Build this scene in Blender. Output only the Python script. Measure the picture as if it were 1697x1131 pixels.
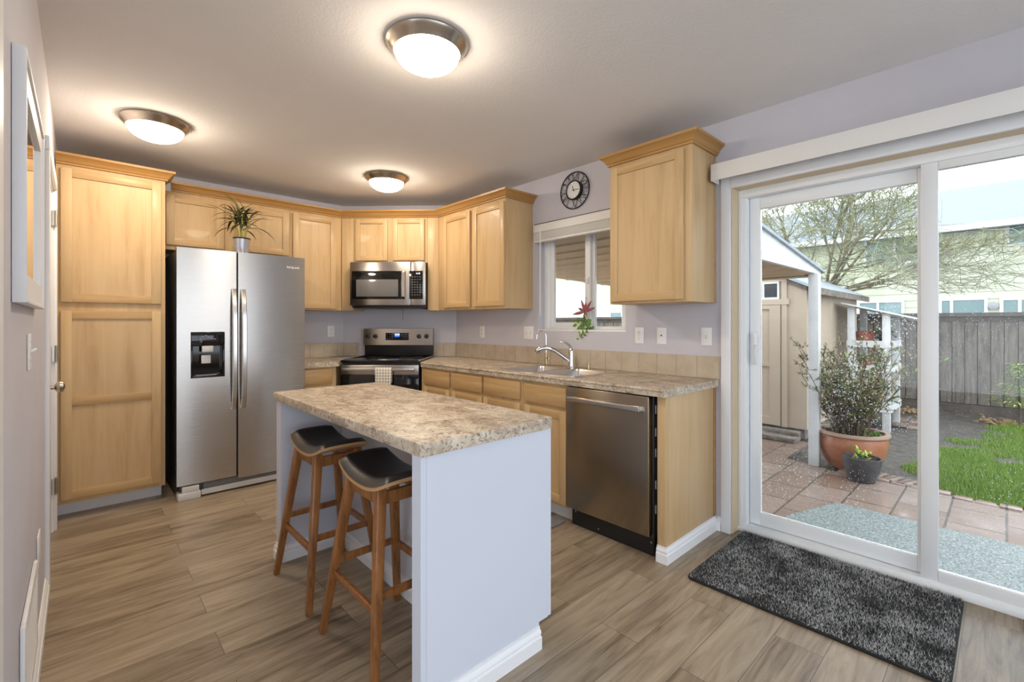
import bpy, bmesh, math, random
from math import sin, cos, pi, radians, sqrt
from mathutils import Vector, Matrix, Euler, noise

for o in list(bpy.data.objects):
    bpy.data.objects.remove(o)
SC = bpy.context.scene
COL = SC.collection

# ------------------------------------------------------------------ camera, sky, exposure
cam_d = bpy.data.cameras.new('camera')
cam_d.sensor_width = 36.0
cam_d.lens = 765.34 / 1697 * 36
cam_d.shift_y = -29.2 / 1697
cam_d.clip_start = 0.02
cam_d.clip_end = 200
CAM = bpy.data.objects.new('camera', cam_d)
CAM.location = (0, 0, 1.237)
CAM.rotation_euler = (pi / 2, 0, -radians(43.03))
COL.objects.link(CAM)
SC.camera = CAM

WORLD = bpy.data.worlds.new('overcast_sky')
SC.world = WORLD
WORLD.use_nodes = True
_bg = WORLD.node_tree.nodes['Background']
_bg.inputs[0].default_value = (0.84, 0.92, 1.0, 1)
_bg.inputs[1].default_value = 1.5
LAMP_STRENGTH = 27.0
SC.view_settings.view_transform = 'Standard'
SC.view_settings.look = 'None'
SC.view_settings.gamma = 1
SC.view_settings.use_curve_mapping = False
SC.view_settings.exposure = 1.25

R_ = random.Random(7)

# ------------------------------------------------------------------ mesh helpers
class MB:
    def __init__(s):
        s.bm = bmesh.new()

    def _merge(s, b, mi=0):
        for f in b.faces:
            f.material_index = mi
        me = bpy.data.meshes.new('tmp')
        b.to_mesh(me)
        b.free()
        s.bm.from_mesh(me)
        bpy.data.meshes.remove(me)

    def box(s, x0, x1, y0, y1, z0, z1, bev=0.0, seg=2, mi=0, M=None):
        b = bmesh.new()
        m = Matrix.Translation(((x0 + x1) / 2, (y0 + y1) / 2, (z0 + z1) / 2)) @ Matrix.Diagonal((abs(x1 - x0), abs(y1 - y0), abs(z1 - z0), 1))
        bmesh.ops.create_cube(b, size=1, matrix=m)
        if bev > 0:
            bmesh.ops.bevel(b, geom=list(b.edges), offset=bev, segments=seg, profile=0.5, affect='EDGES')
        if M is not None:
            bmesh.ops.transform(b, matrix=M, verts=b.verts)
        s._merge(b, mi)
        return s

    def prism(s, poly, z0, z1, bev=0.0, seg=2, mi=0, M=None):
        b = bmesh.new()
        lo = [b.verts.new((p[0], p[1], z0)) for p in poly]
        hi = [b.verts.new((p[0], p[1], z1)) for p in poly]
        n = len(poly)
        b.faces.new(lo[::-1])
        b.faces.new(hi)
        for i in range(n):
            b.faces.new((lo[i], lo[(i + 1) % n], hi[(i + 1) % n], hi[i]))
        bmesh.ops.recalc_face_normals(b, faces=b.faces)
        if bev > 0:
            bmesh.ops.bevel(b, geom=list(b.edges), offset=bev, segments=seg, profile=0.5, affect='EDGES')
        if M is not None:
            bmesh.ops.transform(b, matrix=M, verts=b.verts)
        s._merge(b, mi)
        return s

    def loft(s, loops, close=True, cap0=False, cap1=False, mi=0, M=None, recalc=True):
        b = bmesh.new()
        vv = [[b.verts.new(p) for p in l] for l in loops]
        for a, c in zip(vv[:-1], vv[1:]):
            n = len(a)
            for i in range(n if close else n - 1):
                j = (i + 1) % n
                try:
                    b.faces.new((a[i], a[j], c[j], c[i]))
                except ValueError:
                    pass
        if cap0:
            b.faces.new(vv[0][::-1])
        if cap1:
            b.faces.new(vv[-1])
        if recalc:
            bmesh.ops.recalc_face_normals(b, faces=b.faces)
        if M is not None:
            bmesh.ops.transform(b, matrix=M, verts=b.verts)
        s._merge(b, mi)
        return s

    def lathe(s, prof, n=32, M=None, mi=0, cap0=True, cap1=True):
        loops = []
        for r, z in prof:
            r = max(r, 1e-4)
            loops.append([(r * cos(2 * pi * i / n), r * sin(2 * pi * i / n), z) for i in range(n)])
        return s.loft(loops, True, cap0, cap1, mi, M)

    def tube(s, pts, r, n=8, mi=0, cap=True, M=None):
        pts = [Vector(p) for p in pts]
        rs = r if isinstance(r, (list, tuple)) else [r] * len(pts)
        loops = []
        up = None
        for i, p in enumerate(pts):
            d = (pts[min(i + 1, len(pts) - 1)] - pts[max(i - 1, 0)])
            if d.length < 1e-9:
                d = Vector((0, 0, 1))
            d.normalize()
            if up is None:
                up = Vector((0, 0, 1)) if abs(d.z) < 0.9 else Vector((1, 0, 0))
            a = d.cross(up)
            if a.length < 1e-6:
                a = d.cross(Vector((0, 1, 0)))
            a.normalize()
            c = d.cross(a).normalized()
            up = -c if False else up
            loops.append([tuple(p + (a * cos(2 * pi * k / n) + c * sin(2 * pi * k / n)) * rs[i]) for k in range(n)])
        return s.loft(loops, True, cap, cap, mi, M)

    def bar(s, p, q, w0, d0, w1=None, d1=None, bev=0.0, mi=0):
        """rectangular bar from p to q, section w (across) x d"""
        p, q = Vector(p), Vector(q)
        w1 = w0 if w1 is None else w1
        d1 = d0 if d1 is None else d1
        d = (q - p).normalized()
        up = Vector((0, 0, 1)) if abs(d.z) < 0.85 else Vector((0, 1, 0))
        a = d.cross(up).normalized()
        c = d.cross(a).normalized()
        b = bmesh.new()
        lo = [b.verts.new(p + a * w0 / 2 * sx + c * d0 / 2 * sy) for sx, sy in ((-1, -1), (1, -1), (1, 1), (-1, 1))]
        hi = [b.verts.new(q + a * w1 / 2 * sx + c * d1 / 2 * sy) for sx, sy in ((-1, -1), (1, -1), (1, 1), (-1, 1))]
        b.faces.new(lo[::-1])
        b.faces.new(hi)
        for i in range(4):
            b.faces.new((lo[i], lo[(i + 1) % 4], hi[(i + 1) % 4], hi[i]))
        bmesh.ops.recalc_face_normals(b, faces=b.faces)
        if bev > 0:
            bmesh.ops.bevel(b, geom=list(b.edges), offset=bev, segments=2, profile=0.5, affect='EDGES')
        s._merge(b, mi)
        return s

    def sweep(s, prof, path, mi=0, closed_prof=True):
        """profile (out, z) swept along a plan path; out = right hand side of the travel"""
        path = [Vector((p[0], p[1])) for p in path]
        n = len(path)

        def rn(a, c):
            d = (c - a).normalized()
            return Vector((d.y, -d.x))
        off = []
        for i in range(n):
            if i == 0:
                off.append(rn(path[0], path[1]))
            elif i == n - 1:
                off.append(rn(path[-2], path[-1]))
            else:
                a, c = rn(path[i - 1], path[i]), rn(path[i], path[i + 1])
                m = (a + c).normalized()
                off.append(m / max(0.2, m.dot(a)))
        loops = [[(path[i].x + off[i].x * o, path[i].y + off[i].y * o, z) for o, z in prof] for i in range(n)]
        return s.loft(loops, closed_prof, True, True, mi)

    def face(s, pts, mi=0):
        f = s.bm.faces.new([s.bm.verts.new(p) for p in pts])
        f.material_index = mi
        return s

    def build(s, name, mats, parent=None, smooth=True, angle=35, loc=None, rz=0):
        me = bpy.data.meshes.new(name)
        s.bm.to_mesh(me)
        s.bm.free()
        if not isinstance(mats, (list, tuple)):
            mats = [mats]
        for m in mats:
            me.materials.append(m)
        if smooth:
            for p in me.polygons:
                p.use_smooth = True
            me.set_sharp_from_angle(angle=radians(angle))
        o = bpy.data.objects.new(name, me)
        COL.objects.link(o)
        if parent is not None:
            o.parent = parent
        if loc is not None:
            o.location = loc
        o.rotation_euler[2] = rz
        return o


def raw_mesh(name, verts, faces, mats, parent=None, mat_idx=None, loc=None):
    me = bpy.data.meshes.new(name)
    me.from_pydata(verts, [], faces)
    for m in (mats if isinstance(mats, (list, tuple)) else [mats]):
        me.materials.append(m)
    if mat_idx:
        me.polygons.foreach_set('material_index', mat_idx)
    o = bpy.data.objects.new(name, me)
    COL.objects.link(o)
    if parent is not None:
        o.parent = parent
    if loc is not None:
        o.location = loc
    return o


def tag(o, label, cat, group=None, kind=None):
    o['label'] = label
    o['category'] = cat
    if group:
        o['group'] = group
    if kind:
        o['kind'] = kind
    return o


def thing(name, label, cat, loc=(0, 0, 0), rz=0.0, group=None):
    o = bpy.data.objects.new(name, None)
    COL.objects.link(o)
    o.location = loc
    o.rotation_euler = (0, 0, rz)
    o.empty_display_size = 0.1
    return tag(o, label, cat, group)


def struct(o, label=None, cat=None):
    o['kind'] = 'structure'
    if label:
        o['label'] = label
        o['category'] = cat
    return o


def dup(root, loc, rz, label, group=None):
    r = root.copy()
    COL.objects.link(r)
    r.location = loc
    r.rotation_euler = (0, 0, rz)
    r['label'] = label
    if group:
        r['group'] = group
    for ch in list(root.children):
        c = ch.copy()
        COL.objects.link(c)
        c.parent = r
        for g in list(ch.children):
            d = g.copy()
            COL.objects.link(d)
            d.parent = c
    return r


def rrect(x0, x1, y0, y1, r, z, n=5):
    pts = []
    for cx, cy, a0 in ((x1 - r, y1 - r, 0), (x0 + r, y1 - r, pi / 2), (x0 + r, y0 + r, pi), (x1 - r, y0 + r, 3 * pi / 2)):
        for i in range(n + 1):
            a = a0 + pi / 2 * i / n
            pts.append((cx + r * cos(a), cy + r * sin(a), z))
    return pts


def text_mesh(name, body, size, mat, parent, loc, rot, extrude=0.0004):
    cu = bpy.data.curves.new(name, 'FONT')
    cu.body = body
    cu.size = size
    cu.extrude = extrude
    cu.align_x = 'CENTER'
    cu.align_y = 'CENTER'
    o = bpy.data.objects.new(name + '_curve', cu)
    COL.objects.link(o)
    dg = bpy.context.evaluated_depsgraph_get()
    me = bpy.data.meshes.new_from_object(o.evaluated_get(dg))
    bpy.data.objects.remove(o)
    me.materials.clear()
    me.materials.append(mat)
    t = bpy.data.objects.new(name, me)
    COL.objects.link(t)
    t.parent = parent
    t.location = loc
    t.rotation_euler = rot
    return t


# ------------------------------------------------------------------ materials
def new_mat(name):
    m = bpy.data.materials.new(name)
    m.use_nodes = True
    nt = m.node_tree
    return m, nt, nt.nodes['Principled BSDF']


def pbsdf(name, col, rough=0.5, metal=0.0, spec=0.5, emit=None, estr=0.0, coat=0.0):
    m, nt, p = new_mat(name)
    p.inputs['Base Color'].default_value = (*col, 1)
    p.inputs['Roughness'].default_value = rough
    p.inputs['Metallic'].default_value = metal
    p.inputs['Specular IOR Level'].default_value = spec
    p.inputs['Coat Weight'].default_value = coat
    if emit:
        p.inputs['Emission Color'].default_value = (*emit, 1)
        p.inputs['Emission Strength'].default_value = estr
    return m


def noise_mat(name, stops, scale=(1, 1, 1), nscale=5.0, detail=5, rough=0.5, nrough=0.6, metal=0.0, bump=0.0, spec=0.5,
              dist=0.0, coat=0.0, bscale=None, coord='Object', bdist=0.01):
    """stops: [(pos, colour)] over a stretched noise"""
    m, nt, p = new_mat(name)
    N, L = nt.nodes, nt.links
    tc = N.new('ShaderNodeTexCoord')
    mp = N.new('ShaderNodeMapping')
    mp.inputs['Scale'].default_value = scale
    L.new(tc.outputs[coord], mp.inputs[0])
    nz = N.new('ShaderNodeTexNoise')
    nz.inputs['Scale'].default_value = nscale
    nz.inputs['Detail'].default_value = detail
    nz.inputs['Roughness'].default_value = nrough
    nz.inputs['Distortion'].default_value = dist
    L.new(mp.outputs[0], nz.inputs['Vector'])
    cr = N.new('ShaderNodeValToRGB')
    el = cr.color_ramp.elements
    while len(el) > 1:
        el.remove(el[0])
    el[0].position = stops[0][0]
    el[0].color = (*stops[0][1], 1)
    for pos, c in stops[1:]:
        e = el.new(pos)
        e.color = (*c, 1)
    L.new(nz.outputs['Fac'], cr.inputs[0])
    L.new(cr.outputs[0], p.inputs['Base Color'])
    p.inputs['Roughness'].default_value = rough
    p.inputs['Metallic'].default_value = metal
    p.inputs['Specular IOR Level'].default_value = spec
    p.inputs['Coat Weight'].default_value = coat
    if bump:
        bp = N.new('ShaderNodeBump')
        bp.inputs['Strength'].default_value = bump
        bp.inputs['Distance'].default_value = bdist
        if bscale:
            n2 = N.new('ShaderNodeTexNoise')
            n2.inputs['Scale'].default_value = bscale
            n2.inputs['Detail'].default_value = 3
            L.new(mp.outputs[0], n2.inputs['Vector'])
            L.new(n2.outputs['Fac'], bp.inputs['Height'])
        else:
            L.new(nz.outputs['Fac'], bp.inputs['Height'])
        L.new(bp.outputs[0], p.inputs['Normal'])
    return m


def maple(name, horiz=False, tint=(1, 1, 1)):
    sc = (0.6, 0.6, 9) if horiz else (7, 7, 0.55)
    t = lambda c: tuple(a * b for a, b in zip(c, tint))
    return noise_mat(name, [(0.28, t((0.56, 0.365, 0.175))), (0.47, t((0.67, 0.465, 0.245))), (0.62, t((0.71, 0.51, 0.28))), (0.8, t((0.63, 0.43, 0.215)))],
                     scale=sc, nscale=2.2, detail=6, rough=0.42, dist=0.5, coat=0.05, spec=0.35)


M = {}
M['maple'] = maple('maple_vertical_grain', False, (0.86, 0.845, 0.83))
M['maple_h'] = maple('maple_horizontal_grain', True, (0.82, 0.77, 0.70))
M['maple_crown'] = maple('maple_crown_stain', True, (0.62, 0.475, 0.285))
M['maple_edge'] = pbsdf('maple_shadow_edge', (0.40, 0.22, 0.07), 0.5)
M['wall'] = noise_mat('lavender_grey_paint', [(0.3, (0.565, 0.55, 0.60)), (0.7, (0.60, 0.585, 0.635))], nscale=3, rough=0.75, bump=0.06, bscale=140, spec=0.25)
M['ceiling'] = noise_mat('ceiling_paint', [(0.3, (0.78, 0.76, 0.755)), (0.7, (0.81, 0.79, 0.785))], nscale=2, rough=0.9, bump=0.12, bscale=90, spec=0.1)
M['white'] = pbsdf('white_trim_paint', (0.82, 0.82, 0.84), 0.4)
M['white_vinyl'] = pbsdf('white_vinyl', (0.86, 0.88, 0.90), 0.35)
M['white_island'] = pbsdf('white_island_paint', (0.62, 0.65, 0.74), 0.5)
M['plate'] = pbsdf('white_plastic_plate', (0.85, 0.85, 0.85), 0.35)
M['dark_slot'] = pbsdf('dark_slot', (0.05, 0.05, 0.05), 0.6)
M['tan_jamb'] = pbsdf('tan_jamb_paint', (0.66, 0.53, 0.36), 0.55)
M['blind'] = pbsdf('cream_blind_fabric', (0.80, 0.79, 0.765), 0.6)
M['blind_dark'] = pbsdf('blind_gap', (0.12, 0.11, 0.10), 0.6)
M['black_gloss'] = pbsdf('black_glass', (0.006, 0.006, 0.007), 0.06, spec=0.5)
M['black'] = pbsdf('black_plastic', (0.012, 0.012, 0.013), 0.4)
M['charcoal'] = pbsdf('charcoal_paint', (0.03, 0.03, 0.032), 0.45)
M['window_grey'] = pbsdf('microwave_window', (0.16, 0.155, 0.15), 0.12)
M['grey_print'] = pbsdf('grey_print', (0.30, 0.30, 0.30), 0.5)
M['light_grey'] = pbsdf('light_grey_plastic', (0.62, 0.62, 0.63), 0.3)
M['chrome'] = pbsdf('chrome', (0.75, 0.75, 0.76), 0.09, 1.0)
M['brass_nickel'] = pbsdf('brushed_brass_nickel', (0.52, 0.42, 0.28), 0.28, 1.0)
M['nickel'] = pbsdf('brushed_nickel', (0.52, 0.46, 0.39), 0.26, 1.0)
M['hinge'] = pbsdf('satin_nickel_hinge', (0.55, 0.53, 0.50), 0.3, 1.0)
M['sink_steel'] = pbsdf('sink_steel', (0.66, 0.65, 0.65), 0.22, 1.0)
M['blue_led'] = pbsdf('blue_display', (0.0, 0.01, 0.1), 0.3, emit=(0.02, 0.10, 1.0), estr=1.2)
M['white_led'] = pbsdf('white_display_digits', (0.4, 0.4, 0.4), 0.3, emit=(0.75, 0.85, 1.0), estr=1.6)
M['logo'] = pbsdf('pale_logo', (0.85, 0.84, 0.82), 0.3, 0.2)
M['mirror'] = pbsdf('mirror_glass', (0.86, 0.86, 0.86), 0.015, 1.0)


def steel(name, col, rough, aniso=0.75):
    m, nt, p = new_mat(name)
    N, L = nt.nodes, nt.links
    p.inputs['Base Color'].default_value = (*col, 1)
    p.inputs['Metallic'].default_value = 1
    p.inputs['Roughness'].default_value = rough
    p.inputs['Anisotropic'].default_value = aniso
    p.inputs['Anisotropic Rotation'].default_value = 0.25
    tg = N.new('ShaderNodeTangent')
    tg.direction_type = 'RADIAL'
    tg.axis = 'Z'
    L.new(tg.outputs[0], p.inputs['Tangent'])
    tc = N.new('ShaderNodeTexCoord')
    mp = N.new('ShaderNodeMapping')
    mp.inputs['Scale'].default_value = (1.5, 1.5, 260)
    L.new(tc.outputs['Object'], mp.inputs[0])
    nz = N.new('ShaderNodeTexNoise')
    nz.inputs['Scale'].default_value = 3
    L.new(mp.outputs[0], nz.inputs['Vector'])
    mr = N.new('ShaderNodeMapRange')
    mr.inputs['To Min'].default_value = rough - 0.02
    mr.inputs['To Max'].default_value = rough + 0.03
    L.new(nz.outputs['Fac'], mr.inputs['Value'])
    L.new(mr.outputs[0], p.inputs['Roughness'])
    return m


M['steel'] = steel('stainless_steel', (0.49, 0.465, 0.445), 0.26)
M['steel_dark'] = steel('stainless_steel_dishwasher', (0.34, 0.295, 0.24), 0.24)


def granite():
    m, nt, p = new_mat('granite_laminate')
    N, L = nt.nodes, nt.links
    tc = N.new('ShaderNodeTexCoord')

    def nz(scale, detail, rough, dist=0.0, mscale=(1, 1, 1)):
        mp = N.new('ShaderNodeMapping')
        mp.inputs['Scale'].default_value = mscale
        L.new(tc.outputs['Object'], mp.inputs[0])
        n = N.new('ShaderNodeTexNoise')
        n.inputs['Scale'].default_value = scale
        n.inputs['Detail'].default_value = detail
        n.inputs['Roughness'].default_value = rough
        n.inputs['Distortion'].default_value = dist
        L.new(mp.outputs[0], n.inputs['Vector'])
        return n.outputs['Fac']

    def ramp(fac, stops):
        cr = N.new('ShaderNodeValToRGB')
        el = cr.color_ramp.elements
        el[0].position, el[0].color = stops[0][0], (*stops[0][1], 1)
        el[1].position, el[1].color = stops[-1][0], (*stops[-1][1], 1)
        for pos, c in stops[1:-1]:
            e = el.new(pos)
            e.color = (*c, 1)
        L.new(fac, cr.inputs[0])
        return cr.outputs[0]
    base = ramp(nz(13, 8, 0.68, 1.0, (1, 0.7, 1)), [(0.30, (0.27, 0.205, 0.15)), (0.44, (0.46, 0.375, 0.285)), (0.56, (0.62, 0.53, 0.42)), (0.72, (0.71, 0.635, 0.53))])
    specks = ramp(nz(70, 4, 0.6, 0.4), [(0.34, (1, 1, 1)), (0.42, (0, 0, 0))])
    blot = ramp(nz(26, 6, 0.7, 1.5), [(0.36, (1, 1, 1)), (0.47, (0, 0, 0))])
    mx = N.new('ShaderNodeMix')
    mx.data_type = 'RGBA'
    L.new(blot, mx.inputs[0])
    L.new(base, mx.inputs[6])
    mx.inputs[7].default_value = (0.22, 0.165, 0.12, 1)
    mx2 = N.new('ShaderNodeMix')
    mx2.data_type = 'RGBA'
    L.new(specks, mx2.inputs[0])
    L.new(mx.outputs[2], mx2.inputs[6])
    mx2.inputs[7].default_value = (0.10, 0.08, 0.065, 1)
    L.new(mx2.outputs[2], p.inputs['Base Color'])
    p.inputs['Roughness'].default_value = 0.42
    return m


M['granite'] = granite()


def plank_floor():
    m, nt, p = new_mat('vinyl_plank')
    N, L = nt.nodes, nt.links
    tc = N.new('ShaderNodeTexCoord')
    mp = N.new('ShaderNodeMapping')
    mp.inputs['Location'].default_value = (0.35, 0.048, 0)
    L.new(tc.outputs['Object'], mp.inputs[0])
    br = N.new('ShaderNodeTexBrick')
    br.inputs['Color1'].default_value = (0, 0, 0, 1)
    br.inputs['Color2'].default_value = (1, 1, 1, 1)
    br.inputs['Mortar'].default_value = (0.5, 0.5, 0.5, 1)
    br.inputs['Scale'].default_value = 1.0
    br.inputs['Mortar Size'].default_value = 0.0011
    br.inputs['Mortar Smooth'].default_value = 0.2
    br.inputs['Brick Width'].default_value = 1.18
    br.inputs['Row Height'].default_value = 0.17
    br.offset = 0.37
    L.new(mp.outputs[0], br.inputs['Vector'])
    # each plank shifts the grain
    cx = N.new('ShaderNodeSeparateColor')
    L.new(br.outputs['Color'], cx.inputs[0])
    add = N.new('ShaderNodeVectorMath')
    add.operation = 'MULTIPLY_ADD'
    L.new(br.outputs['Color'], add.inputs[0])
    add.inputs[1].default_value = (13, 7, 5)
    L.new(mp.outputs[0], add.inputs[2])
    m2 = N.new('ShaderNodeMapping')
    m2.inputs['Scale'].default_value = (0.9, 8, 1)
    L.new(add.outputs[0], m2.inputs[0])
    n1 = N.new('ShaderNodeTexNoise')
    n1.inputs['Scale'].default_value = 2.4
    n1.inputs['Detail'].default_value = 8
    n1.inputs['Roughness'].default_value = 0.62
    n1.inputs['Distortion'].default_value = 1.0
    L.new(m2.outputs[0], n1.inputs['Vector'])
    sm = N.new('ShaderNodeMath')
    sm.operation = 'MULTIPLY_ADD'
    m4 = N.new('ShaderNodeMapping')
    m4.inputs['Scale'].default_value = (1.6, 46, 1)
    L.new(add.outputs[0], m4.inputs[0])
    n2 = N.new('ShaderNodeTexNoise')
    n2.inputs['Scale'].default_value = 2.0
    n2.inputs['Detail'].default_value = 5
    n2.inputs['Roughness'].default_value = 0.7
    L.new(m4.outputs[0], n2.inputs['Vector'])
    s0 = N.new('ShaderNodeMath')
    s0.operation = 'MULTIPLY_ADD'
    L.new(n2.outputs['Fac'], s0.inputs[0])
    s0.inputs[1].default_value = 0.34
    L.new(n1.outputs['Fac'], s0.inputs[2])
    s1_ = N.new('ShaderNodeMath')
    s1_.operation = 'SUBTRACT'
    L.new(s0.outputs[0], s1_.inputs[0])
    s1_.inputs[1].default_value = 0.17
    L.new(cx.outputs[0], sm.inputs[0])
    sm.inputs[1].default_value = 0.17
    L.new(s1_.outputs[0], sm.inputs[2])
    cr = N.new('ShaderNodeValToRGB')
    el = cr.color_ramp.elements
    el[0].position, el[0].color = 0.34, (0.130, 0.096, 0.061, 1)
    el[1].position, el[1].color = 0.86, (0.44, 0.36, 0.262, 1)
    for pos, c in ((0.47, (0.235, 0.179, 0.122)), (0.60, (0.325, 0.255, 0.178)), (0.72, (0.38, 0.305, 0.216))):
        e = el.new(pos)
        e.color = (*c, 1)
    L.new(sm.outputs[0], cr.inputs[0])
    mx = N.new('ShaderNodeMix')
    mx.data_type = 'RGBA'
    L.new(br.outputs['Fac'], mx.inputs[0])
    L.new(cr.outputs[0], mx.inputs[6])
    mx.inputs[7].default_value = (0.085, 0.062, 0.045, 1)
    L.new(mx.outputs[2], p.inputs['Base Color'])
    p.inputs['Roughness'].default_value = 0.36
    p.inputs['Specular IOR Level'].default_value = 0.45
    bp = N.new('ShaderNodeBump')
    bp.inputs['Strength'].default_value = 0.10
    bp.inputs['Distance'].default_value = 0.004
    L.new(n1.outputs['Fac'], bp.inputs['Height'])
    L.new(bp.outputs[0], p.inputs['Normal'])
    return m


M['floor'] = plank_floor()
M['tile'] = noise_mat('beige_ceramic_tile', [(0.3, (0.45, 0.365, 0.265)), (0.5, (0.53, 0.445, 0.335)), (0.7, (0.58, 0.49, 0.375))], nscale=9, detail=6, rough=0.35)
M['grout'] = pbsdf('tile_grout', (0.60, 0.54, 0.44), 0.8)
M['stool_wood'] = noise_mat('walnut_stained_wood', [(0.3, (0.15, 0.052, 0.014)), (0.5, (0.28, 0.108, 0.030)), (0.7, (0.37, 0.16, 0.048))], scale=(12, 12, 1), nscale=4, detail=5, rough=0.35, dist=0.6, coat=0.2)
M['stool_ply'] = pbsdf('plywood_edge', (0.50, 0.30, 0.14), 0.4)
M['leather'] = noise_mat('black_leather', [(0.3, (0.009, 0.008, 0.010)), (0.7, (0.017, 0.016, 0.019))], nscale=60, spec=0.35, rough=0.42, bump=0.25, bscale=320, bdist=0.002)
M['leather_edge'] = pbsdf('grey_leather_edge', (0.045, 0.04, 0.04), 0.38)
M['towel'] = None


def glass(name, drops=0.0, tint=(1, 1, 1)):
    m = bpy.data.materials.new(name)
    m.use_nodes = True
    nt = m.node_tree
    N, L = nt.nodes, nt.links
    for n in list(N):
        N.remove(n)
    out = N.new('ShaderNodeOutputMaterial')
    tr = N.new('ShaderNodeBsdfTransparent')
    tr.inputs[0].default_value = (*tint, 1)
    gl = N.new('ShaderNodeBsdfGlossy')
    gl.inputs['Roughness'].default_value = 0.0
    lw = N.new('ShaderNodeFresnel')
    lw.inputs['IOR'].default_value = 1.35
    mx = N.new('ShaderNodeMixShader')
    L.new(lw.outputs[0], mx.inputs[0])
    L.new(tr.outputs[0], mx.inputs[1])
    L.new(gl.outputs[0], mx.inputs[2])
    last = mx.outputs[0]
    if drops > 0:
        tc = N.new('ShaderNodeTexCoord')
        vo = N.new('ShaderNodeTexVoronoi')
        vo.inputs['Scale'].default_value = 95
        L.new(tc.outputs['Object'], vo.inputs['Vector'])
        sep = N.new('ShaderNodeSeparateColor')
        L.new(vo.outputs['Color'], sep.inputs[0])
        big = N.new('ShaderNodeTexNoise')
        big.inputs['Scale'].default_value = 2.2
        big.inputs['Detail'].default_value = 2
        L.new(tc.outputs['Object'], big.inputs['Vector'])
        # radius of a drop = random * coverage
        mul = N.new('ShaderNodeMath')
        mul.operation = 'MULTIPLY'
        pw = N.new('ShaderNodeMath')
        pw.operation = 'POWER'
        L.new(sep.outputs[0], pw.inputs[0])
        pw.inputs[1].default_value = 3.0
        L.new(pw.outputs[0], mul.inputs[0])
        mr = N.new('ShaderNodeMapRange')
        mr.inputs['From Min'].default_value = 0.42
        mr.inputs['From Max'].default_value = 0.68
        mr.inputs['To Min'].default_value = 0.14
        mr.inputs['To Max'].default_value = 0.40 * drops
        L.new(big.outputs['Fac'], mr.inputs['Value'])
        L.new(mr.outputs[0], mul.inputs[1])
        lt = N.new('ShaderNodeMath')
        lt.operation = 'LESS_THAN'
        L.new(vo.outputs['Distance'], lt.inputs[0])
        L.new(mul.outputs[0], lt.inputs[1])
        m3 = N.new('ShaderNodeMath')
        m3.operation = 'MULTIPLY'
        L.new(lt.outputs[0], m3.inputs[0])
        m3.inputs[1].default_value = 0.5
        df = N.new('ShaderNodeBsdfTranslucent')
        df.inputs[0].default_value = (0.9, 0.93, 0.95, 1)
        mx2 = N.new('ShaderNodeMixShader')
        L.new(m3.outputs[0], mx2.inputs[0])
        L.new(last, mx2.inputs[1])
        L.new(df.outputs[0], mx2.inputs[2])
        last = mx2.outputs[0]
    L.new(last, out.inputs[0])
    return m


M['glass'] = glass('clear_window_glass')
M['glass_rain'] = glass('rain_spotted_glass', 1.0)
M['glass_rain_light'] = glass('lightly_spotted_glass', 0.6)
M['dome'] = pbsdf('frosted_lamp_glass', (0.9, 0.85, 0.75), 0.4, emit=(1.0, 0.85, 0.66), estr=LAMP_STRENGTH)

# exterior
M['paver'] = None
M['shed'] = noise_mat('tan_shed_siding', [(0.3, (0.43, 0.345, 0.255)), (0.7, (0.48, 0.39, 0.29))], nscale=3, rough=0.7)
M['shed_trim'] = pbsdf('tan_shed_trim', (0.46, 0.375, 0.28), 0.65)
M['shed_base'] = noise_mat('weathered_shed_base', [(0.3, (0.10, 0.085, 0.07)), (0.7, (0.26, 0.22, 0.18))], nscale=12, rough=0.8)
M['shed_roof'] = noise_mat('blue_grey_roof', [(0.3, (0.25, 0.30, 0.34)), (0.7, (0.36, 0.41, 0.45))], nscale=8, rough=0.5)
M['soffit'] = pbsdf('tan_soffit', (0.52, 0.40, 0.255), 0.7)
M['ext_white'] = noise_mat('exterior_white_paint', [(0.3, (0.58, 0.59, 0.58)), (0.7, (0.68, 0.69, 0.68))], nscale=7, rough=0.6)
M['fence'] = noise_mat('weathered_fence_wood', [(0.28, (0.07, 0.060, 0.049)), (0.5, (0.16, 0.138, 0.114)), (0.7, (0.24, 0.21, 0.178))], scale=(3, 6, 0.8), nscale=3, detail=7, nrough=0.7, rough=0.8, dist=0.6)
M['fence_cap'] = noise_mat('fence_cap_wood', [(0.3, (0.07, 0.056, 0.044)), (0.7, (0.13, 0.108, 0.09))], nscale=6, rough=0.8)
M['siding'] = pbsdf('pale_yellow_siding', (0.52, 0.54, 0.40), 0.6)
M['siding_white'] = pbsdf('white_siding', (0.85, 0.87, 0.88), 0.6)
M['roof'] = noise_mat('blue_grey_shingle', [(0.3, (0.19, 0.22, 0.265)), (0.7, (0.28, 0.31, 0.36))], nscale=20, rough=0.7)
M['house_glass'] = pbsdf('house_window_glass', (0.17, 0.26, 0.26), 0.05)
M['soil'] = noise_mat('wet_soil', [(0.3, (0.035, 0.030, 0.024)), (0.5, (0.085, 0.075, 0.062)), (0.7, (0.15, 0.138, 0.12))], nscale=9, detail=10, nrough=0.75, rough=0.75, bump=0.8, bscale=35, bdist=0.03)
M['aggregate'] = noise_mat('pale_green_aggregate', [(0.34, (0.10, 0.12, 0.115)), (0.46, (0.175, 0.205, 0.195)), (0.56, (0.25, 0.285, 0.27)), (0.66, (0.42, 0.455, 0.44))], nscale=95, detail=3, rough=0.5, bump=0.3)
M['grass_a'] = pbsdf('grass_bright', (0.135, 0.26, 0.027), 0.6)
M['grass_b'] = pbsdf('grass_yellow', (0.22, 0.30, 0.045), 0.6)
M['bark'] = noise_mat('mossy_bark', [(0.3, (0.16, 0.14, 0.085)), (0.7, (0.32, 0.29, 0.18))], nscale=14, rough=0.85)
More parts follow.
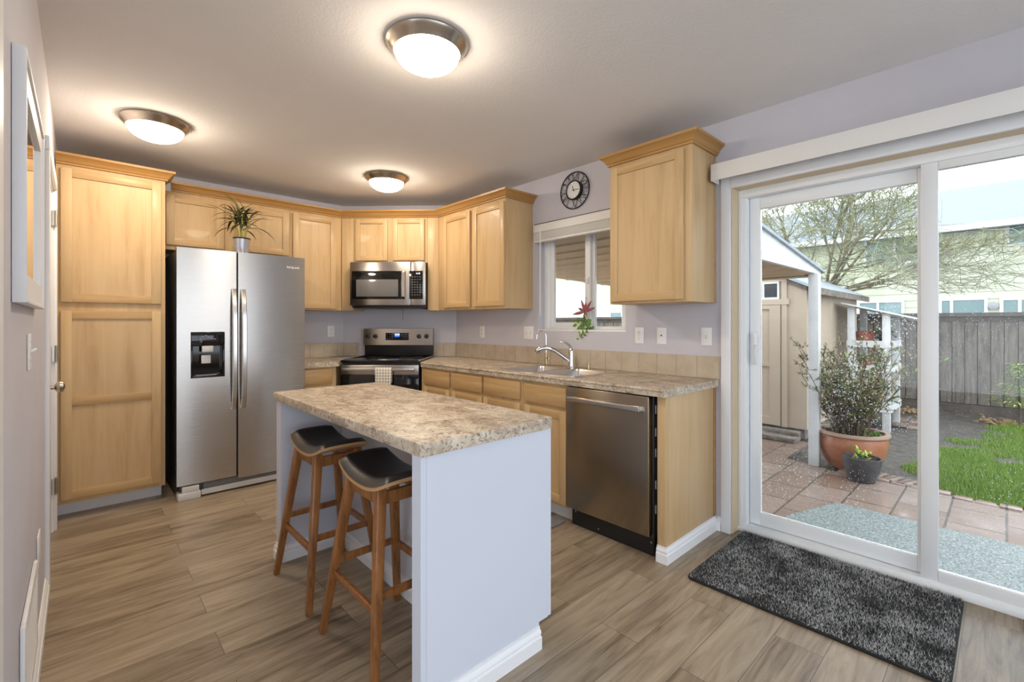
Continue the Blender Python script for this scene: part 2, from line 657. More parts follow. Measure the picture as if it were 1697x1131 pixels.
M['moss'] = pbsdf('moss_twig', (0.28, 0.29, 0.16), 0.8)
M['terracotta'] = noise_mat('glazed_terracotta', [(0.3, (0.30, 0.105, 0.05)), (0.6, (0.40, 0.16, 0.085)), (0.8, (0.46, 0.24, 0.15))], scale=(1, 1, 3), nscale=4, rough=0.3, coat=0.3)
M['terracotta_rim'] = pbsdf('terracotta_rim', (0.40, 0.27, 0.20), 0.35)
M['dark_pot'] = noise_mat('dark_glazed_pot', [(0.3, (0.035, 0.035, 0.038)), (0.7, (0.075, 0.075, 0.08))], nscale=10, rough=0.3)
M['basket'] = noise_mat('red_woven_basket', [(0.35, (0.16, 0.05, 0.03)), (0.6, (0.42, 0.16, 0.11))], nscale=45, rough=0.7, bump=0.5)
M['leaf_olive'] = pbsdf('olive_leaf', (0.20, 0.20, 0.085), 0.6)
M['leaf_brown'] = pbsdf('bronze_leaf', (0.30, 0.22, 0.13), 0.6)
M['leaf_green'] = pbsdf('green_leaf', (0.13, 0.26, 0.04), 0.5)
M['leaf_lime'] = pbsdf('lime_leaf', (0.42, 0.55, 0.06), 0.55)
M['leaf_dark'] = pbsdf('dark_leaf', (0.035, 0.05, 0.02), 0.45)
M['leaf_yellow'] = pbsdf('yellow_moss', (0.50, 0.46, 0.10), 0.8)
M['leaf_red'] = pbsdf('red_bract', (0.30, 0.085, 0.11), 0.5)
M['leaf_white'] = pbsdf('cream_leaf', (0.62, 0.66, 0.42), 0.5)
M['stem'] = pbsdf('brown_stem', (0.11, 0.085, 0.055), 0.7)
M['cane'] = pbsdf('bamboo_cane', (0.32, 0.30, 0.06), 0.4)
M['bark_chip'] = pbsdf('bark_chip', (0.42, 0.27, 0.14), 0.8)


def paver_mat():
    m, nt, p = new_mat('wet_pink_paver')
    N, L = nt.nodes, nt.links
    tc = N.new('ShaderNodeTexCoord')
    br = N.new('ShaderNodeTexBrick')
    br.inputs['Color1'].default_value = (0.205, 0.138, 0.104, 1)
    br.inputs['Color2'].default_value = (0.29, 0.225, 0.185, 1)
    br.inputs['Mortar'].default_value = (0.09, 0.075, 0.06, 1)
    br.inputs['Scale'].default_value = 1.0
    br.inputs['Mortar Size'].default_value = 0.008
    br.inputs['Brick Width'].default_value = 0.40
    br.inputs['Row Height'].default_value = 0.30
    mp = N.new('ShaderNodeMapping')
    mp.inputs['Rotation'].default_value = (0, 0, 0)
    L.new(tc.outputs['Object'], mp.inputs[0])
    L.new(mp.outputs[0], br.inputs['Vector'])
    nz = N.new('ShaderNodeTexNoise')
    nz.inputs['Scale'].default_value = 3.0
    nz.inputs['Detail'].default_value = 6
    L.new(tc.outputs['Object'], nz.inputs['Vector'])
    mr = N.new('ShaderNodeMapRange')
    mr.inputs['To Min'].default_value = 0.72
    mr.inputs['To Max'].default_value = 1.3
    L.new(nz.outputs['Fac'], mr.inputs['Value'])
    vm = N.new('ShaderNodeVectorMath')
    vm.operation = 'SCALE'
    L.new(br.outputs['Color'], vm.inputs[0])
    L.new(mr.outputs[0], vm.inputs['Scale'])
    L.new(vm.outputs[0], p.inputs['Base Color'])
    m2 = N.new('ShaderNodeMapRange')
    m2.inputs['From Min'].default_value = 0.4
    m2.inputs['From Max'].default_value = 0.65
    m2.inputs['To Min'].default_value = 0.45
    m2.inputs['To Max'].default_value = 0.12
    L.new(nz.outputs['Fac'], m2.inputs['Value'])
    L.new(m2.outputs[0], p.inputs['Roughness'])
    return m


M['paver'] = paver_mat()


def check_towel():
    m, nt, p = new_mat('checked_towel_cloth')
    N, L = nt.nodes, nt.links
    tc = N.new('ShaderNodeTexCoord')
    sp = N.new('ShaderNodeSeparateXYZ')
    L.new(tc.outputs['Object'], sp.inputs[0])
    outs = []
    for ax, off in ((0, 0.0), (2, 0.0)):
        a = N.new('ShaderNodeMath')
        a.operation = 'MODULO'
        b = N.new('ShaderNodeMath')
        b.operation = 'ADD'
        L.new(sp.outputs[ax], b.inputs[0])
        b.inputs[1].default_value = 10.0
        L.new(b.outputs[0], a.inputs[0])
        a.inputs[1].default_value = 0.0245
        c = N.new('ShaderNodeMath')
        c.operation = 'LESS_THAN'
        L.new(a.outputs[0], c.inputs[0])
        c.inputs[1].default_value = 0.0035
        outs.append(c.outputs[0])
    mxx = N.new('ShaderNodeMath')
    mxx.operation = 'MAXIMUM'
    L.new(outs[0], mxx.inputs[0])
    L.new(outs[1], mxx.inputs[1])
    mx = N.new('ShaderNodeMix')
    mx.data_type = 'RGBA'
    L.new(mxx.outputs[0], mx.inputs[0])
    mx.inputs[6].default_value = (0.78, 0.74, 0.66, 1)
    mx.inputs[7].default_value = (0.13, 0.11, 0.10, 1)
    L.new(mx.outputs[2], p.inputs['Base Color'])
    p.inputs['Roughness'].default_value = 0.9
    return m


M['towel'] = check_towel()

# ------------------------------------------------------------------ plan dimensions
XL, XW, YB, ZC = -0.12, 2.794, 4.65, 2.44     # left wall, sink wall, fridge wall, ceiling
XO = 2.95                                      # outer face of sink wall
DG = -pi / 4                                   # turn of the diagonal corner
RT = -pi / 2                                   # turn of the sink wall
S2 = sqrt(0.5)
YA, YD = -2.2, -0.62                           # open end behind; far jamb of patio door
ZG = -0.20                                     # yard level

# ------------------------------------------------------------------ structure
XF = -2.8                                      # far side of the open room behind the camera
mb = MB().prism([(XF, YA), (XO, YA), (XO, 4.75), (-0.3, 4.75), (-0.3, 1.56), (XF, 1.56)], -0.08, 0)
struct(mb.build('floor', M['floor']))
mb = MB().prism([(XF, YA), (XO, YA), (XO, 4.75), (-0.3, 4.75), (-0.3, 1.56), (XF, 1.56)], ZC, ZC + 0.1)
struct(mb.build('ceiling', M['ceiling']))
# left wall with its door opening
mb = MB()
mb.box(XL - 0.12, XL, 1.44, 3.045, 0, ZC)
mb.box(XL - 0.12, XL, 3.87, 4.65, 0, ZC)
mb.box(XL - 0.12, XL, 3.045, 3.87, 2.03, ZC)
struct(mb.build('wall_left', M['wall'], smooth=False))
mb = MB().box(XL - 0.125, XL + 0.001, 1.33, 1.44, 0, ZC)
struct(mb.build('trim_1', M['white'], smooth=False))
# the room behind the camera: far wall, and a front wall, both with windows added for daylight
mb = MB().box(XF - 0.1, XF, YA, -2.0, 0, ZC).box(XF - 0.1, XF, 1.3, 1.56, 0, ZC)
mb.box(XF - 0.1, XF, -2.0, 1.3, 0, 0.25).box(XF - 0.1, XF, -2.0, 1.3, 2.3, ZC)
w3 = bpy.data.objects.new('added_window_3', None)  # unseen opening, added so daylight reaches the right wall and door frame
COL.objects.link(w3)
struct(w3, 'broad unseen side window added behind the camera to let in daylight', 'window')
m_ = MB().box(XF - 0.08, XF - 0.02, -2.0, -1.94, 0.25, 2.3).box(XF - 0.08, XF - 0.02, 1.24, 1.3, 0.25, 2.3).box(XF - 0.08, XF - 0.02, -0.38, -0.31, 0.31, 2.24)
m_.box(XF - 0.08, XF - 0.02, -1.94, 1.24, 0.25, 0.31).box(XF - 0.08, XF - 0.02, -1.94, 1.24, 2.24, 2.3)
m_.build('window_frame', M['white_vinyl'], w3)
MB().box(XF - 0.052, XF - 0.048, -1.94, -0.38, 0.31, 2.24).build('pane', M['glass'], w3)
MB().box(XF - 0.052, XF - 0.048, -0.31, 1.24, 0.31, 2.24).build('pane', M['glass'], w3)
struct(mb.build('wall_far_left', M['wall'], smooth=False))
mb = MB().box(XF, XL - 0.12, 1.44, 1.56, 0, ZC)
struct(mb.build('wall_return', M['wall'], smooth=False))
mb = MB()
QX0, QX1, QZ0, QZ1 = -2.6, 2.7, 0.25, 2.34
mb.box(XF, QX0, YA - 0.12, YA, 0, ZC).box(QX1, XO, YA - 0.12, YA, 0, ZC)
mb.box(QX0, QX1, YA - 0.12, YA, 0, QZ0).box(QX0, QX1, YA - 0.12, YA, QZ1, ZC)
struct(mb.build('wall_front', M['wall'], smooth=False))
w2 = bpy.data.objects.new('added_window_2', None)  # unseen opening, added and made broad to bring daylight in from behind
COL.objects.link(w2)
struct(w2, 'broad unseen window added behind the camera to let in daylight', 'window')
mb = MB()
mb.box(QX0, QX0 + 0.06, YA - 0.09, YA - 0.03, QZ0, QZ1).box(QX1 - 0.06, QX1, YA - 0.09, YA - 0.03, QZ0, QZ1)
mb.box(QX0 + 0.06, QX1 - 0.06, YA - 0.09, YA - 0.03, QZ0, QZ0 + 0.06).box(QX0 + 0.06, QX1 - 0.06, YA - 0.09, YA - 0.03, QZ1 - 0.06, QZ1)
mb.box(0.2, 0.27, YA - 0.09, YA - 0.03, QZ0 + 0.06, QZ1 - 0.06)
mb.build('window_frame', M['white_vinyl'], w2)
MB().box(QX0 + 0.06, 0.2, YA - 0.062, YA - 0.058, QZ0 + 0.06, QZ1 - 0.06).build('pane', M['glass'], w2)
MB().box(0.27, QX1 - 0.06, YA - 0.062, YA - 0.058, QZ0 + 0.06, QZ1 - 0.06).build('pane', M['glass'], w2)
mb = MB().box(XL - 0.12, 2.0, YB, YB + 0.1, 0, ZC)
struct(mb.build('wall_back', M['wall'], smooth=False))
mb = MB().prism([(1.97, 4.65), (2.794, 3.826), (2.95, 3.826), (2.95, 4.75), (1.97, 4.75)], 0, ZC)
struct(mb.build('wall_corner', M['wall'], smooth=False))
WY0, WY1, WZ0, WZ1 = 1.824, 2.672, 1.185, 2.04
DY1, DZ1 = 1.105, 2.055
mb = MB()
mb.box(XW, XO, WY1, 3.826, 0, ZC)
mb.box(XW, XO, WY0, WY1, 0, WZ0)
mb.box(XW, XO, WY0, WY1, WZ1, ZC)
mb.box(XW, XO, DY1, WY0, 0, ZC)
mb.box(XW, XO, YD, DY1, DZ1, ZC)
mb.box(XW, XO, YA, YD, 0, ZC)
struct(mb.build('wall_right', M['wall'], smooth=False))

# baseboards
BP = [(0, 0), (0.016, 0), (0.016, 0.046), (0.010, 0.050), (0.010, 0.055), (0.013, 0.059), (0.012, 0.066), (0.005, 0.074), (0.005, 0.082), (0, 0.083)]
mb = MB().sweep(BP, [(XL, 1.442), (XL, 2.978)])
struct(mb.build('baseboard_left', M['white']))
mb = MB().sweep(BP, [(XW, 1.183), (XW, 1.160)])
mb.sweep(BP, [(XW, YD - 0.06), (XW, YA)])
struct(mb.build('baseboard_right', M['white']))

# left door with casing, hinges and knob
d2 = bpy.data.objects.new('door_2', None)
COL.objects.link(d2)
struct(d2, 'white interior door in the left wall with a round nickel knob', 'door')
CP = lambda: None
mb = MB()
mb.box(XL - 0.001, XL + 0.016, 2.98, 3.045, 0, 2.029, 0.003)
mb.box(XL - 0.001, XL + 0.016, 3.87, 3.935, 0, 2.029, 0.003)
mb.box(XL - 0.001, XL + 0.016, 2.98, 3.935, 2.03, 2.095, 0.003)
mb.box(XL - 0.12, XL, 3.045, 3.06, 0, 2.03)
mb.box(XL - 0.12, XL, 3.855, 3.87, 0, 2.03)
mb.box(XL - 0.12, XL, 3.06, 3.855, 2.015, 2.03)
mb.build('casing', M['white'], d2)
slab = MB().box(XL - 0.045, XL - 0.008, 3.062, 3.853, 0.012, 2.013, 0.002).build('door_slab', M['white'], d2)
for z in (0.27, 1.055, 1.86):
    h = MB().tube([(XL + 0.012, 3.856, z - 0.045), (XL + 0.012, 3.856, z + 0.045)], 0.007, 10)
    h.box(XL - 0.006, XL + 0.006, 3.835, 3.856, z - 0.045, z + 0.045)
    h.tube([(XL + 0.012, 3.856, z - 0.052), (XL + 0.012, 3.856, z + 0.052)], 0.004, 8)
    h.build('hinge', M['hinge'], d2)
RX = Matrix.Translation((XL - 0.008, 3.13, 0.93)) @ Matrix.Rotation(pi / 2, 4, 'Y')
mb = MB().lathe([(0.032, 0), (0.032, 0.006), (0.012, 0.010), (0.011, 0.035), (0.022, 0.042), (0.028, 0.054), (0.024, 0.066), (0.008, 0.072)], 24, RX)
mb.build('door_knob', M['nickel'], d2)

# kitchen window
w1 = bpy.data.objects.new('window_1', None)
COL.objects.link(w1)
struct(w1, 'white vinyl sliding window above the kitchen sink', 'window')
FX0, FX1 = 2.865, 2.935
mb = MB()
fw = 0.055
mb.box(FX0, FX1, WY0, WY0 + fw, WZ0, WZ1, 0.004)
mb.box(FX0, FX1, WY1 - fw, WY1, WZ0, WZ1, 0.004)
mb.box(FX0, FX1, WY0 + fw, WY1 - fw, WZ0, WZ0 + 0.025, 0.004)
mb.box(FX0, FX1, WY0 + fw, WY1 - fw, WZ1 - 0.05, WZ1, 0.004)
mb.build('window_frame', M['white_vinyl'], w1)


def sash(y0, y1, x0, x1, nm, sw, sb, z0=WZ0 + 0.025, z1=WZ1 - 0.05):
    m_ = MB()
    m_.box(x0, x1, y0, y0 + sw, z0, z1, 0.003)
    m_.box(x0, x1, y1 - sw, y1, z0, z1, 0.003)
    m_.box(x0, x1, y0 + sw, y1 - sw, z0, z0 + sb, 0.003)
    m_.box(x0, x1, y0 + sw, y1 - sw, z1 - sb, z1, 0.003)
    s_ = m_.build(nm, M['white_vinyl'], w1)
    MB().box((x0 + x1) / 2 - 0.002, (x0 + x1) / 2 + 0.002, y0 + sw, y1 - sw, z0 + sb, z1 - sb).build('pane', M['glass'], s_)
    return s_


s1 = sash(2.195, WY1 - fw, 2.875, 2.899, 'sash', 0.05, 0.035)
mb = MB().box(2.862, 2.875, 2.205, 2.235, 1.545, 1.60, 0.004).box(2.853, 2.863, 2.212, 2.228, 1.56, 1.585, 0.003)
mb.build('latch', M['white_vinyl'], w1)
sash(WY0 + fw, 2.215, 2.902, 2.926, 'sash', 0.045, 0.006)
mb = MB().box(XW - 0.004, 2.865, WY0 + 0.001, WY1 - 0.001, WZ0 - 0.012, WZ0 + 0.004, 0.003)
mb.build('sill', M['white'], w1)

# patio door
d1 = bpy.data.objects.new('door_1', None)
COL.objects.link(d1)
struct(d1, 'white sliding glass patio door in the right wall', 'door')
mb = MB()
mb.box(2.885, 2.985, 1.055, DY1, 0, 1.985, 0.004)
mb.box(2.885, 2.985, YD, YD + 0.05, 0, 1.985, 0.004)
mb.box(2.885, 2.985, YD, DY1, 1.985, DZ1 + 0.004, 0.004)
mb.box(2.885, 2.985, YD + 0.05, 1.055, -0.06, 0.040, 0.004)
mb.box(2.872, 2.886, YD, DY1, 0, 0.028, 0.004)
mb.box(2.878, 2.8848, 1.075, DY1 - 0.009, 0.03, 2.03, 0.002)
mb.build('door_frame', M['white_vinyl'], d1)
mb = MB()
mb.box(XW + 0.001, 2.885, DY1 - 0.008, DY1, 0, DZ1)
mb.box(XW + 0.001, 2.885, YD, YD + 0.008, 0, DZ1)
mb.box(XW + 0.001, 2.885, YD, DY1, DZ1 - 0.024, DZ1)
mb.build('jamb_liner', M['tan_jamb'], d1)


def dpanel(y0, y1, x0, x1, nm, sw, z0, z1, gl, rb=0.075):
    m_ = MB()
    m_.box(x0, x1, y0, y0 + sw, z0, z1, 0.004)
    m_.box(x0, x1, y1 - sw, y1, z0, z1, 0.004)
    m_.box(x0, x1, y0 + sw, y1 - sw, z0, z0 + rb, 0.004)
    m_.box(x0, x1, y0 + sw, y1 - sw, z1 - 0.07, z1, 0.004)
    p_ = m_.build(nm, M['white_vinyl'], d1)
    MB().box((x0 + x1) / 2 - 0.003, (x0 + x1) / 2 + 0.003, y0 + sw, y1 - sw, z0 + rb, z1 - 0.07).build('glass_pane', gl, p_)
    return p_


pl = dpanel(0.235, 1.053, 2.935, 2.97, 'door_panel', 0.058, 0.042, 1.985, M['glass_rain'])
pr = dpanel(YD + 0.05, 0.278, 2.893, 2.930, 'door_panel', 0.062, 0.030, 2.018, M['glass_rain_light'], 0.062)
# D shaped pull handle
pts = []
for i in range(13):
    a = pi * i / 12
    pts.append((2.925 - 0.042 * sin(a), 1.022 - 0.018 * sin(a), 1.09 - 0.085 * cos(a)))
mb = MB().tube(pts, 0.009, 10)
mb.box(2.922, 2.936, 1.008, 1.036, 0.99, 1.19, 0.006)
mb.build('pull_handle', M['white_vinyl'], pl)

# casing around the patio door
mb = MB()
mb.box(XW - 0.018, XW, DY1, 1.158, 0, 2.115, 0.003)
mb.box(XW - 0.018, XW, YD - 0.055, YD, 0, 2.115, 0.003)
mb.box(XW - 0.018, XW, YD, DY1, DZ1 - 0.026, 2.115, 0.003)
struct(mb.build('trim_2', M['white']))

# ------------------------------------------------------------------ ceiling lights
def ceiling_light(loc, label):
    t = thing('ceiling_light', label, 'ceiling light', loc, 0, 'flush mount ceiling lights')
    SL = Matrix.Diagonal((0.93, 0.93, 1, 1))
    MB().lathe([(0.165, 0.0), (0.183, -0.002), (0.186, -0.010), (0.180, -0.020), (0.168, -0.030), (0.158, -0.043), (0.152, -0.050), (0.146, -0.048), (0.146, -0.02)], 48, SL, cap0=True, cap1=True).build('metal_rim', M['nickel'], t)
    prof = [(0.146 * cos(a), -0.046 - 0.072 * sin(a)) for a in [pi / 2 * i / 10 for i in range(11)]]
    MB().lathe(prof, 48, SL, cap0=False, cap1=True).build('glass_dome', M['dome'], t)
    return t


ceiling_light((1.085, 1.695, ZC), 'flush ceiling light nearest the camera, the largest in the photo')
ceiling_light((0.326, 3.46, ZC), 'flush ceiling light at the left in front of the tall pantry')
ceiling_light((1.835, 3.475, ZC), 'small looking flush ceiling light in front of the corner microwave')


# ------------------------------------------------------------------ cabinets
def shaker(parent, x0, x1, z0, z1, mids=(), st=0.052, yf=-0.020, name='door'):
    m_ = MB()
    e = 0.0025
    m_.box(x0, x0 + st, yf, 0, z0, z1, e)
    m_.box(x1 - st, x1, yf, 0, z0, z1, e)
    m_.box(x0 + st - 0.001, x1 - st + 0.001, yf + 0.0004, 0, z0, z0 + st, e, mi=1)
    m_.box(x0 + st - 0.001, x1 - st + 0.001, yf + 0.0004, 0, z1 - st, z1, e, mi=1)
    for z in mids:
        m_.box(x0 + st - 0.001, x1 - st + 0.001, yf + 0.0004, 0, z - st / 2, z + st / 2, e, mi=1)
    d = m_.build(name, [M['maple'], M['maple_h']], parent)
    zs = [z0 + st] + [v for z in mids for v in (z - st / 2, z + st / 2)] + [z1 - st]
    for a, b in zip(zs[0::2], zs[1::2]):
        MB().box(x0 + st - 0.002, x1 - st + 0.002, yf + 0.010, -0.002, a - 0.002, b + 0.002).build('panel', M['maple'], d)
    return d


def drawer(parent, x0, x1, z0, z1, yf=-0.020):
    return MB().box(x0, x1, yf, 0, z0, z1, 0.005, 2).build('drawer_front', M['maple_h'], parent)


CROWN = [(0, 0), (0.012, 0), (0.014, 0.010), (0.021, 0.015), (0.026, 0.026), (0.038, 0.040), (0.048, 0.048), (0.053, 0.050), (0.055, 0.064), (0, 0.064)]


def crown(parent, path, z, name='crown_molding'):
    return MB().sweep([(o, z + h) for o, h in CROWN], path).build(name, M['maple_crown'], parent, angle=25)


# tall pantry
t = thing('pantry_cabinet', 'full height maple pantry cabinet with an upper and a lower door, left of the fridge', 'cabinet', (XL + 0.005, 4.05, 0))
pw = 0.435 - XL - 0.005
MB().box(0, pw, 0, 0.598, 0.098, 2.245, 0.001).build('carcass', M['maple'], t)
MB().box(0.004, pw - 0.01, 0.115, 0.59, 0, 0.098).build('toe_kick', M['white'], t)
shaker(t, 0.022, 0.526, 1.372, 2.215)
shaker(t, 0.022, 0.526, 0.125, 1.318, mids=(0.74,))
crown(t, [(0.0, 0.0), (pw, 0.0), (pw, 0.232)], 2.240)

# cabinet over the fridge
t = thing('fridge_top_cabinet', 'short two-door maple wall cabinet above the fridge', 'cabinet', (0.44, 4.345, 1.80))
MB().box(0, 0.915, 0, 0.303, 0, 0.445, 0.001).build('carcass', M['maple'], t)
shaker(t, 0.030, 0.408, 0.035, 0.415)
shaker(t, 0.500, 0.905, 0.035, 0.415)
# tall narrow wall cabinet between fridge and corner
t = thing('wall_cabinet', 'single-door maple wall cabinet between the fridge top and the microwave corner', 'cabinet', (1.357, 4.345, 1.36))
MB().box(0, 0.464, 0, 0.303, 0, 0.885, 0.001).build('carcass', M['maple'], t)
shaker(t, 0.022, 0.408, 0.014, 0.862)
# diagonal corner cabinet
CW = sqrt((2.485 - 1.822) ** 2 * 2)
t = thing('corner_cabinet', 'diagonal two-door maple corner cabinet directly above the microwave', 'cabinet', (1.824, 4.343, 1.36), DG)
mb = MB()
mb.box(0.112, 0.828, 0, 0.31, 0.455, 0.885, 0.001)
mb.box(0.001, 0.111, 0.0, 0.018, 0, 0.885, 0.001)
mb.box(0.829, CW - 0.003, 0.0, 0.018, 0, 0.885, 0.001)
mb.box(0.094, 0.111, 0.018, 0.30, 0, 0.455, 0.001)
mb.box(0.829, 0.846, 0.018, 0.30, 0, 0.455, 0.001)
mb.build('carcass', M['maple'], t)
shaker(t, 0.138, 0.447, 0.474, 0.870, st=0.045)
shaker(t, 0.497, 0.800, 0.474, 0.870, st=0.045)
# two door cabinet left of the window
t = thing('wall_cabinet', 'two-door maple wall cabinet between the microwave corner and the window', 'cabinet', (2.485, 3.680, 1.36), RT)
MB().box(0, 0.945, 0, 0.307, 0, 0.885, 0.001).build('carcass', M['maple'], t)
shaker(t, 0.095, 0.497, 0.020, 0.858)
shaker(t, 0.540, 0.940, 0.020, 0.858)
# cabinet right of the window
t = thing('wall_cabinet', 'single-door maple wall cabinet between the window and the patio door', 'cabinet', (2.485, 1.737, 1.36), RT)
MB().box(0, 0.542, 0, 0.307, 0, 0.885, 0.001).build('carcass', M['maple'], t)
MB().box(0.5425, 0.5445, 0.285, 0.307, 0, 0.885, 0.0005).build('scribe_strip', M['maple_h'], t)
shaker(t, 0.012, 0.500, 0.014, 0.862)
crown(t, [(0, 0.306), (0, 0), (0.542, 0), (0.542, 0.306)], 0.880)
# crown running over the joined wall cabinets
o = crown(None, [(0.50, 4.345), (1.822, 4.345), (2.485, 3.683), (2.485, 2.735), (2.792, 2.735)], 2.2455)
tag(o, 'continuous honey maple crown molding over the cabinets from fridge to window', 'crown molding')

# base cabinets on the sink wall: local x runs toward the patio door
def base_cab(label, y_from, y_to, fronts, zt=0.858, sink=False):
    t_ = thing('base_cabinet', label, 'cabinet', (2.19, y_from, 0), RT)
    w = y_from - y_to
    m_ = MB().box(0, w, 0, 0.598, 0.098, zt, 0.001)
    if sink:
        m_ = MB().box(0, w, 0.018, 0.598, 0.098, 0.715).box(0, w, 0, 0.018, 0.098, zt, 0.001)
    m_.build('carcass', M['maple'], t_)
    MB().box(0, w, 0.07, 0.59, 0, 0.097).build('toe_kick', M['white'], t_)
    for kind, a, b, z0, z1 in fronts:
        (drawer if kind == 'd' else shaker)(t_, y_from - a, y_from - b, z0, z1)
    return t_


base_cab('maple base cabinet with one drawer, beside the right side of the stove', 3.508, 3.058,
         [('d', 3.449, 3.073, 0.715, 0.838), ('s', 3.449, 3.073, 0.125, 0.695)])
base_cab('two-door maple base cabinet under the kitchen sink', 3.056, 2.234,
         [('d', 3.040, 2.659, 0.718, 0.840), ('d', 2.638, 2.253, 0.718, 0.840), ('s', 3.040, 2.659, 0.125, 0.695), ('s', 2.638, 2.253, 0.125, 0.695)], sink=True)
base_cab('maple base cabinet with drawer and door, left of the dishwasher', 2.232, 1.838,
         [('d', 2.206, 1.843, 0.716, 0.836), ('s', 2.206, 1.843, 0.115, 0.695)], sink=True)
# small base cabinet between fridge and stove
t = thing('base_cabinet', 'small maple base cabinet squeezed between fridge and stove', 'cabinet', (1.365, 4.05, 0))
mb = MB()
mb.prism([(0, 0), (0.285, 0), (0.285, 0.02), (0.70, 0.43), (0.60, 0.52), (0.55, 0.598), (0, 0.598)], 0.098, 0.858)
mb.build('carcass', M['maple'], t)
MB().box(0, 0.24, 0.07, 0.59, 0, 0.097).build('toe_kick', M['white'], t)
drawer(t, 0.012, 0.245, 0.712, 0.842)
shaker(t, 0.012, 0.245, 0.125, 0.690)

# end panel beside the dishwasher
t = thing('end_panel', 'honey maple end panel with white baseboard, between dishwasher and patio door', 'cabinet panel', (2.2, 1.245, 0), RT)
MB().box(0, 0.048, 0, 0.592, 0, 0.858, 0.0015).build('panel', M['maple'], t)
MB().box(0.0485, 0.052, 0.565, 0.592, 0.083, 0.858, 0.0005).build('scribe_strip', M['maple_crown'], t)
MB().sweep(BP, [(-0.0, 0.0), (0.048, 0.0), (0.048, 0.590)]).build('baseboard', M['white'], t)

# ------------------------------------------------------------------ countertops and backsplash
t = thing('countertop', 'long brown granite-look worktop along the window wall, holding the sink', 'countertop', (2.165, 1.175, 0.859))
CT = 0.041
mb = MB()
SY0, SY1, SX0, SX1 = 1.835 - 1.175, 2.515 - 1.175, 0.075, 0.545
WID = 0.627
mb.prism([(0, 0.012), (0.012, 0), (WID, 0), (WID, SY0), (0, SY0)], 0, CT)
mb.prism([(0, SY0), (SX0, SY0), (SX0, SY1), (0, SY1)], 0, CT)
mb.prism([(SX1, SY0), (WID, SY0), (WID, SY1), (SX1, SY1)], 0, CT)
mb.prism([(0, SY1), (WID, SY1), (WID, 2.655), (0.487, 2.795), (0.016, 2.328), (0, 2.31)], 0, CT)
bmesh.ops.remove_doubles(mb.bm, verts=mb.bm.verts, dist=0.0004)
mb.build('slab', M['granite'], t, smooth=False)
MB().tube([(0.002, 0.014, CT - 0.008), (0.002, 2.31, CT - 0.008)], 0.0075, 10).build('rounded_edge', M['granite'], t)
t = thing('countertop', 'short piece of brown granite-look worktop between fridge and stove', 'countertop', (1.35, 4.02, 0.859))
MB().prism([(0, 0), (0.315, 0), (0.788, 0.463), (0.615, 0.628), (0, 0.628)], 0, CT).build('slab', M['granite'], t, smooth=False)


def tiles(name, label, p, rz, length, first=0.0, step=0.136, h=0.138):
    t_ = thing(name, label, 'backsplash', (p[0], p[1], 0.9005), rz)
    MB().box(0, length, -0.006, -0.0005, 0, h - 0.001).build('grout_bed', M['grout'], t_)
    m_ = MB()
    x = first
    while x < length - 0.004:
        e = min(length, x + step)
        m_.box(max(x, 0) + 0.0015, e - 0.0015, -0.010, -0.0055, 0.001, h, 0.0015, 1)
        x += step
    m_.build('tiles', M['tile'], t_)


tiles('tile_backsplash', 'row of beige tiles behind the sink along the window wall', (XW, 3.822), RT, 3.822 - 1.168, first=-0.07)
tiles('tile_backsplash', 'beige tiles on the slanted wall right of the stove', (2.605, 4.015), DG, 0.262)
tiles('tile_backsplash', 'beige tiles on the slanted wall left of the stove', (1.972, 4.648), DG, 0.165)
tiles('tile_backsplash', 'beige tiles on the wall beside the fridge', (1.36, YB), 0, 0.605)

# ------------------------------------------------------------------ kitchen sink and taps
t = thing('kitchen_sink', 'stainless double bowl sink set into the brown worktop', 'sink', (0, 0, 0))
z = 0.9005
sx0, sx1, sy0, sy1 = 2.228, 2.722, 1.822, 2.528
ym = 2.175
mb = MB()
for (a, b) in ((sy0, ym - 0.0), (ym + 0.0, sy1)):
    y0, y1 = a, b
    o0 = rrect(sx0, sx1, y0, y1, 0.012, z, 5)
    o1 = rrect(sx0 + 0.003, sx1 - 0.003, y0 + 0.002, y1 - 0.002, 0.012, z + 0.005, 5)
    i0 = rrect(sx0 + 0.025, sx1 - 0.085, y0 + 0.025, y1 - 0.022, 0.05, z + 0.004, 5)
    i1 = rrect(sx0 + 0.030, sx1 - 0.090, y0 + 0.030, y1 - 0.027, 0.05, z - 0.01, 5)
    i2 = rrect(sx0 + 0.042, sx1 - 0.102, y0 + 0.042, y1 - 0.039, 0.06, z - 0.15, 5)
    i3 = rrect(sx0 + 0.075, sx1 - 0.135, y0 + 0.075, y1 - 0.072, 0.06, z - 0.17, 5)
    mb.loft([o0, o1, i0, i1, i2, i3], True, False, True)
mb.build('bowls', M['sink_steel'], t)
for yy in (2.0, 2.35):
    MB().lathe([(0.04, 0), (0.038, 0.003), (0.02, 0.002), (0.01, 0.0035)], 24, Matrix.Translation((2.435, yy, z - 0.1695))).build('drain', M['chrome'], t)

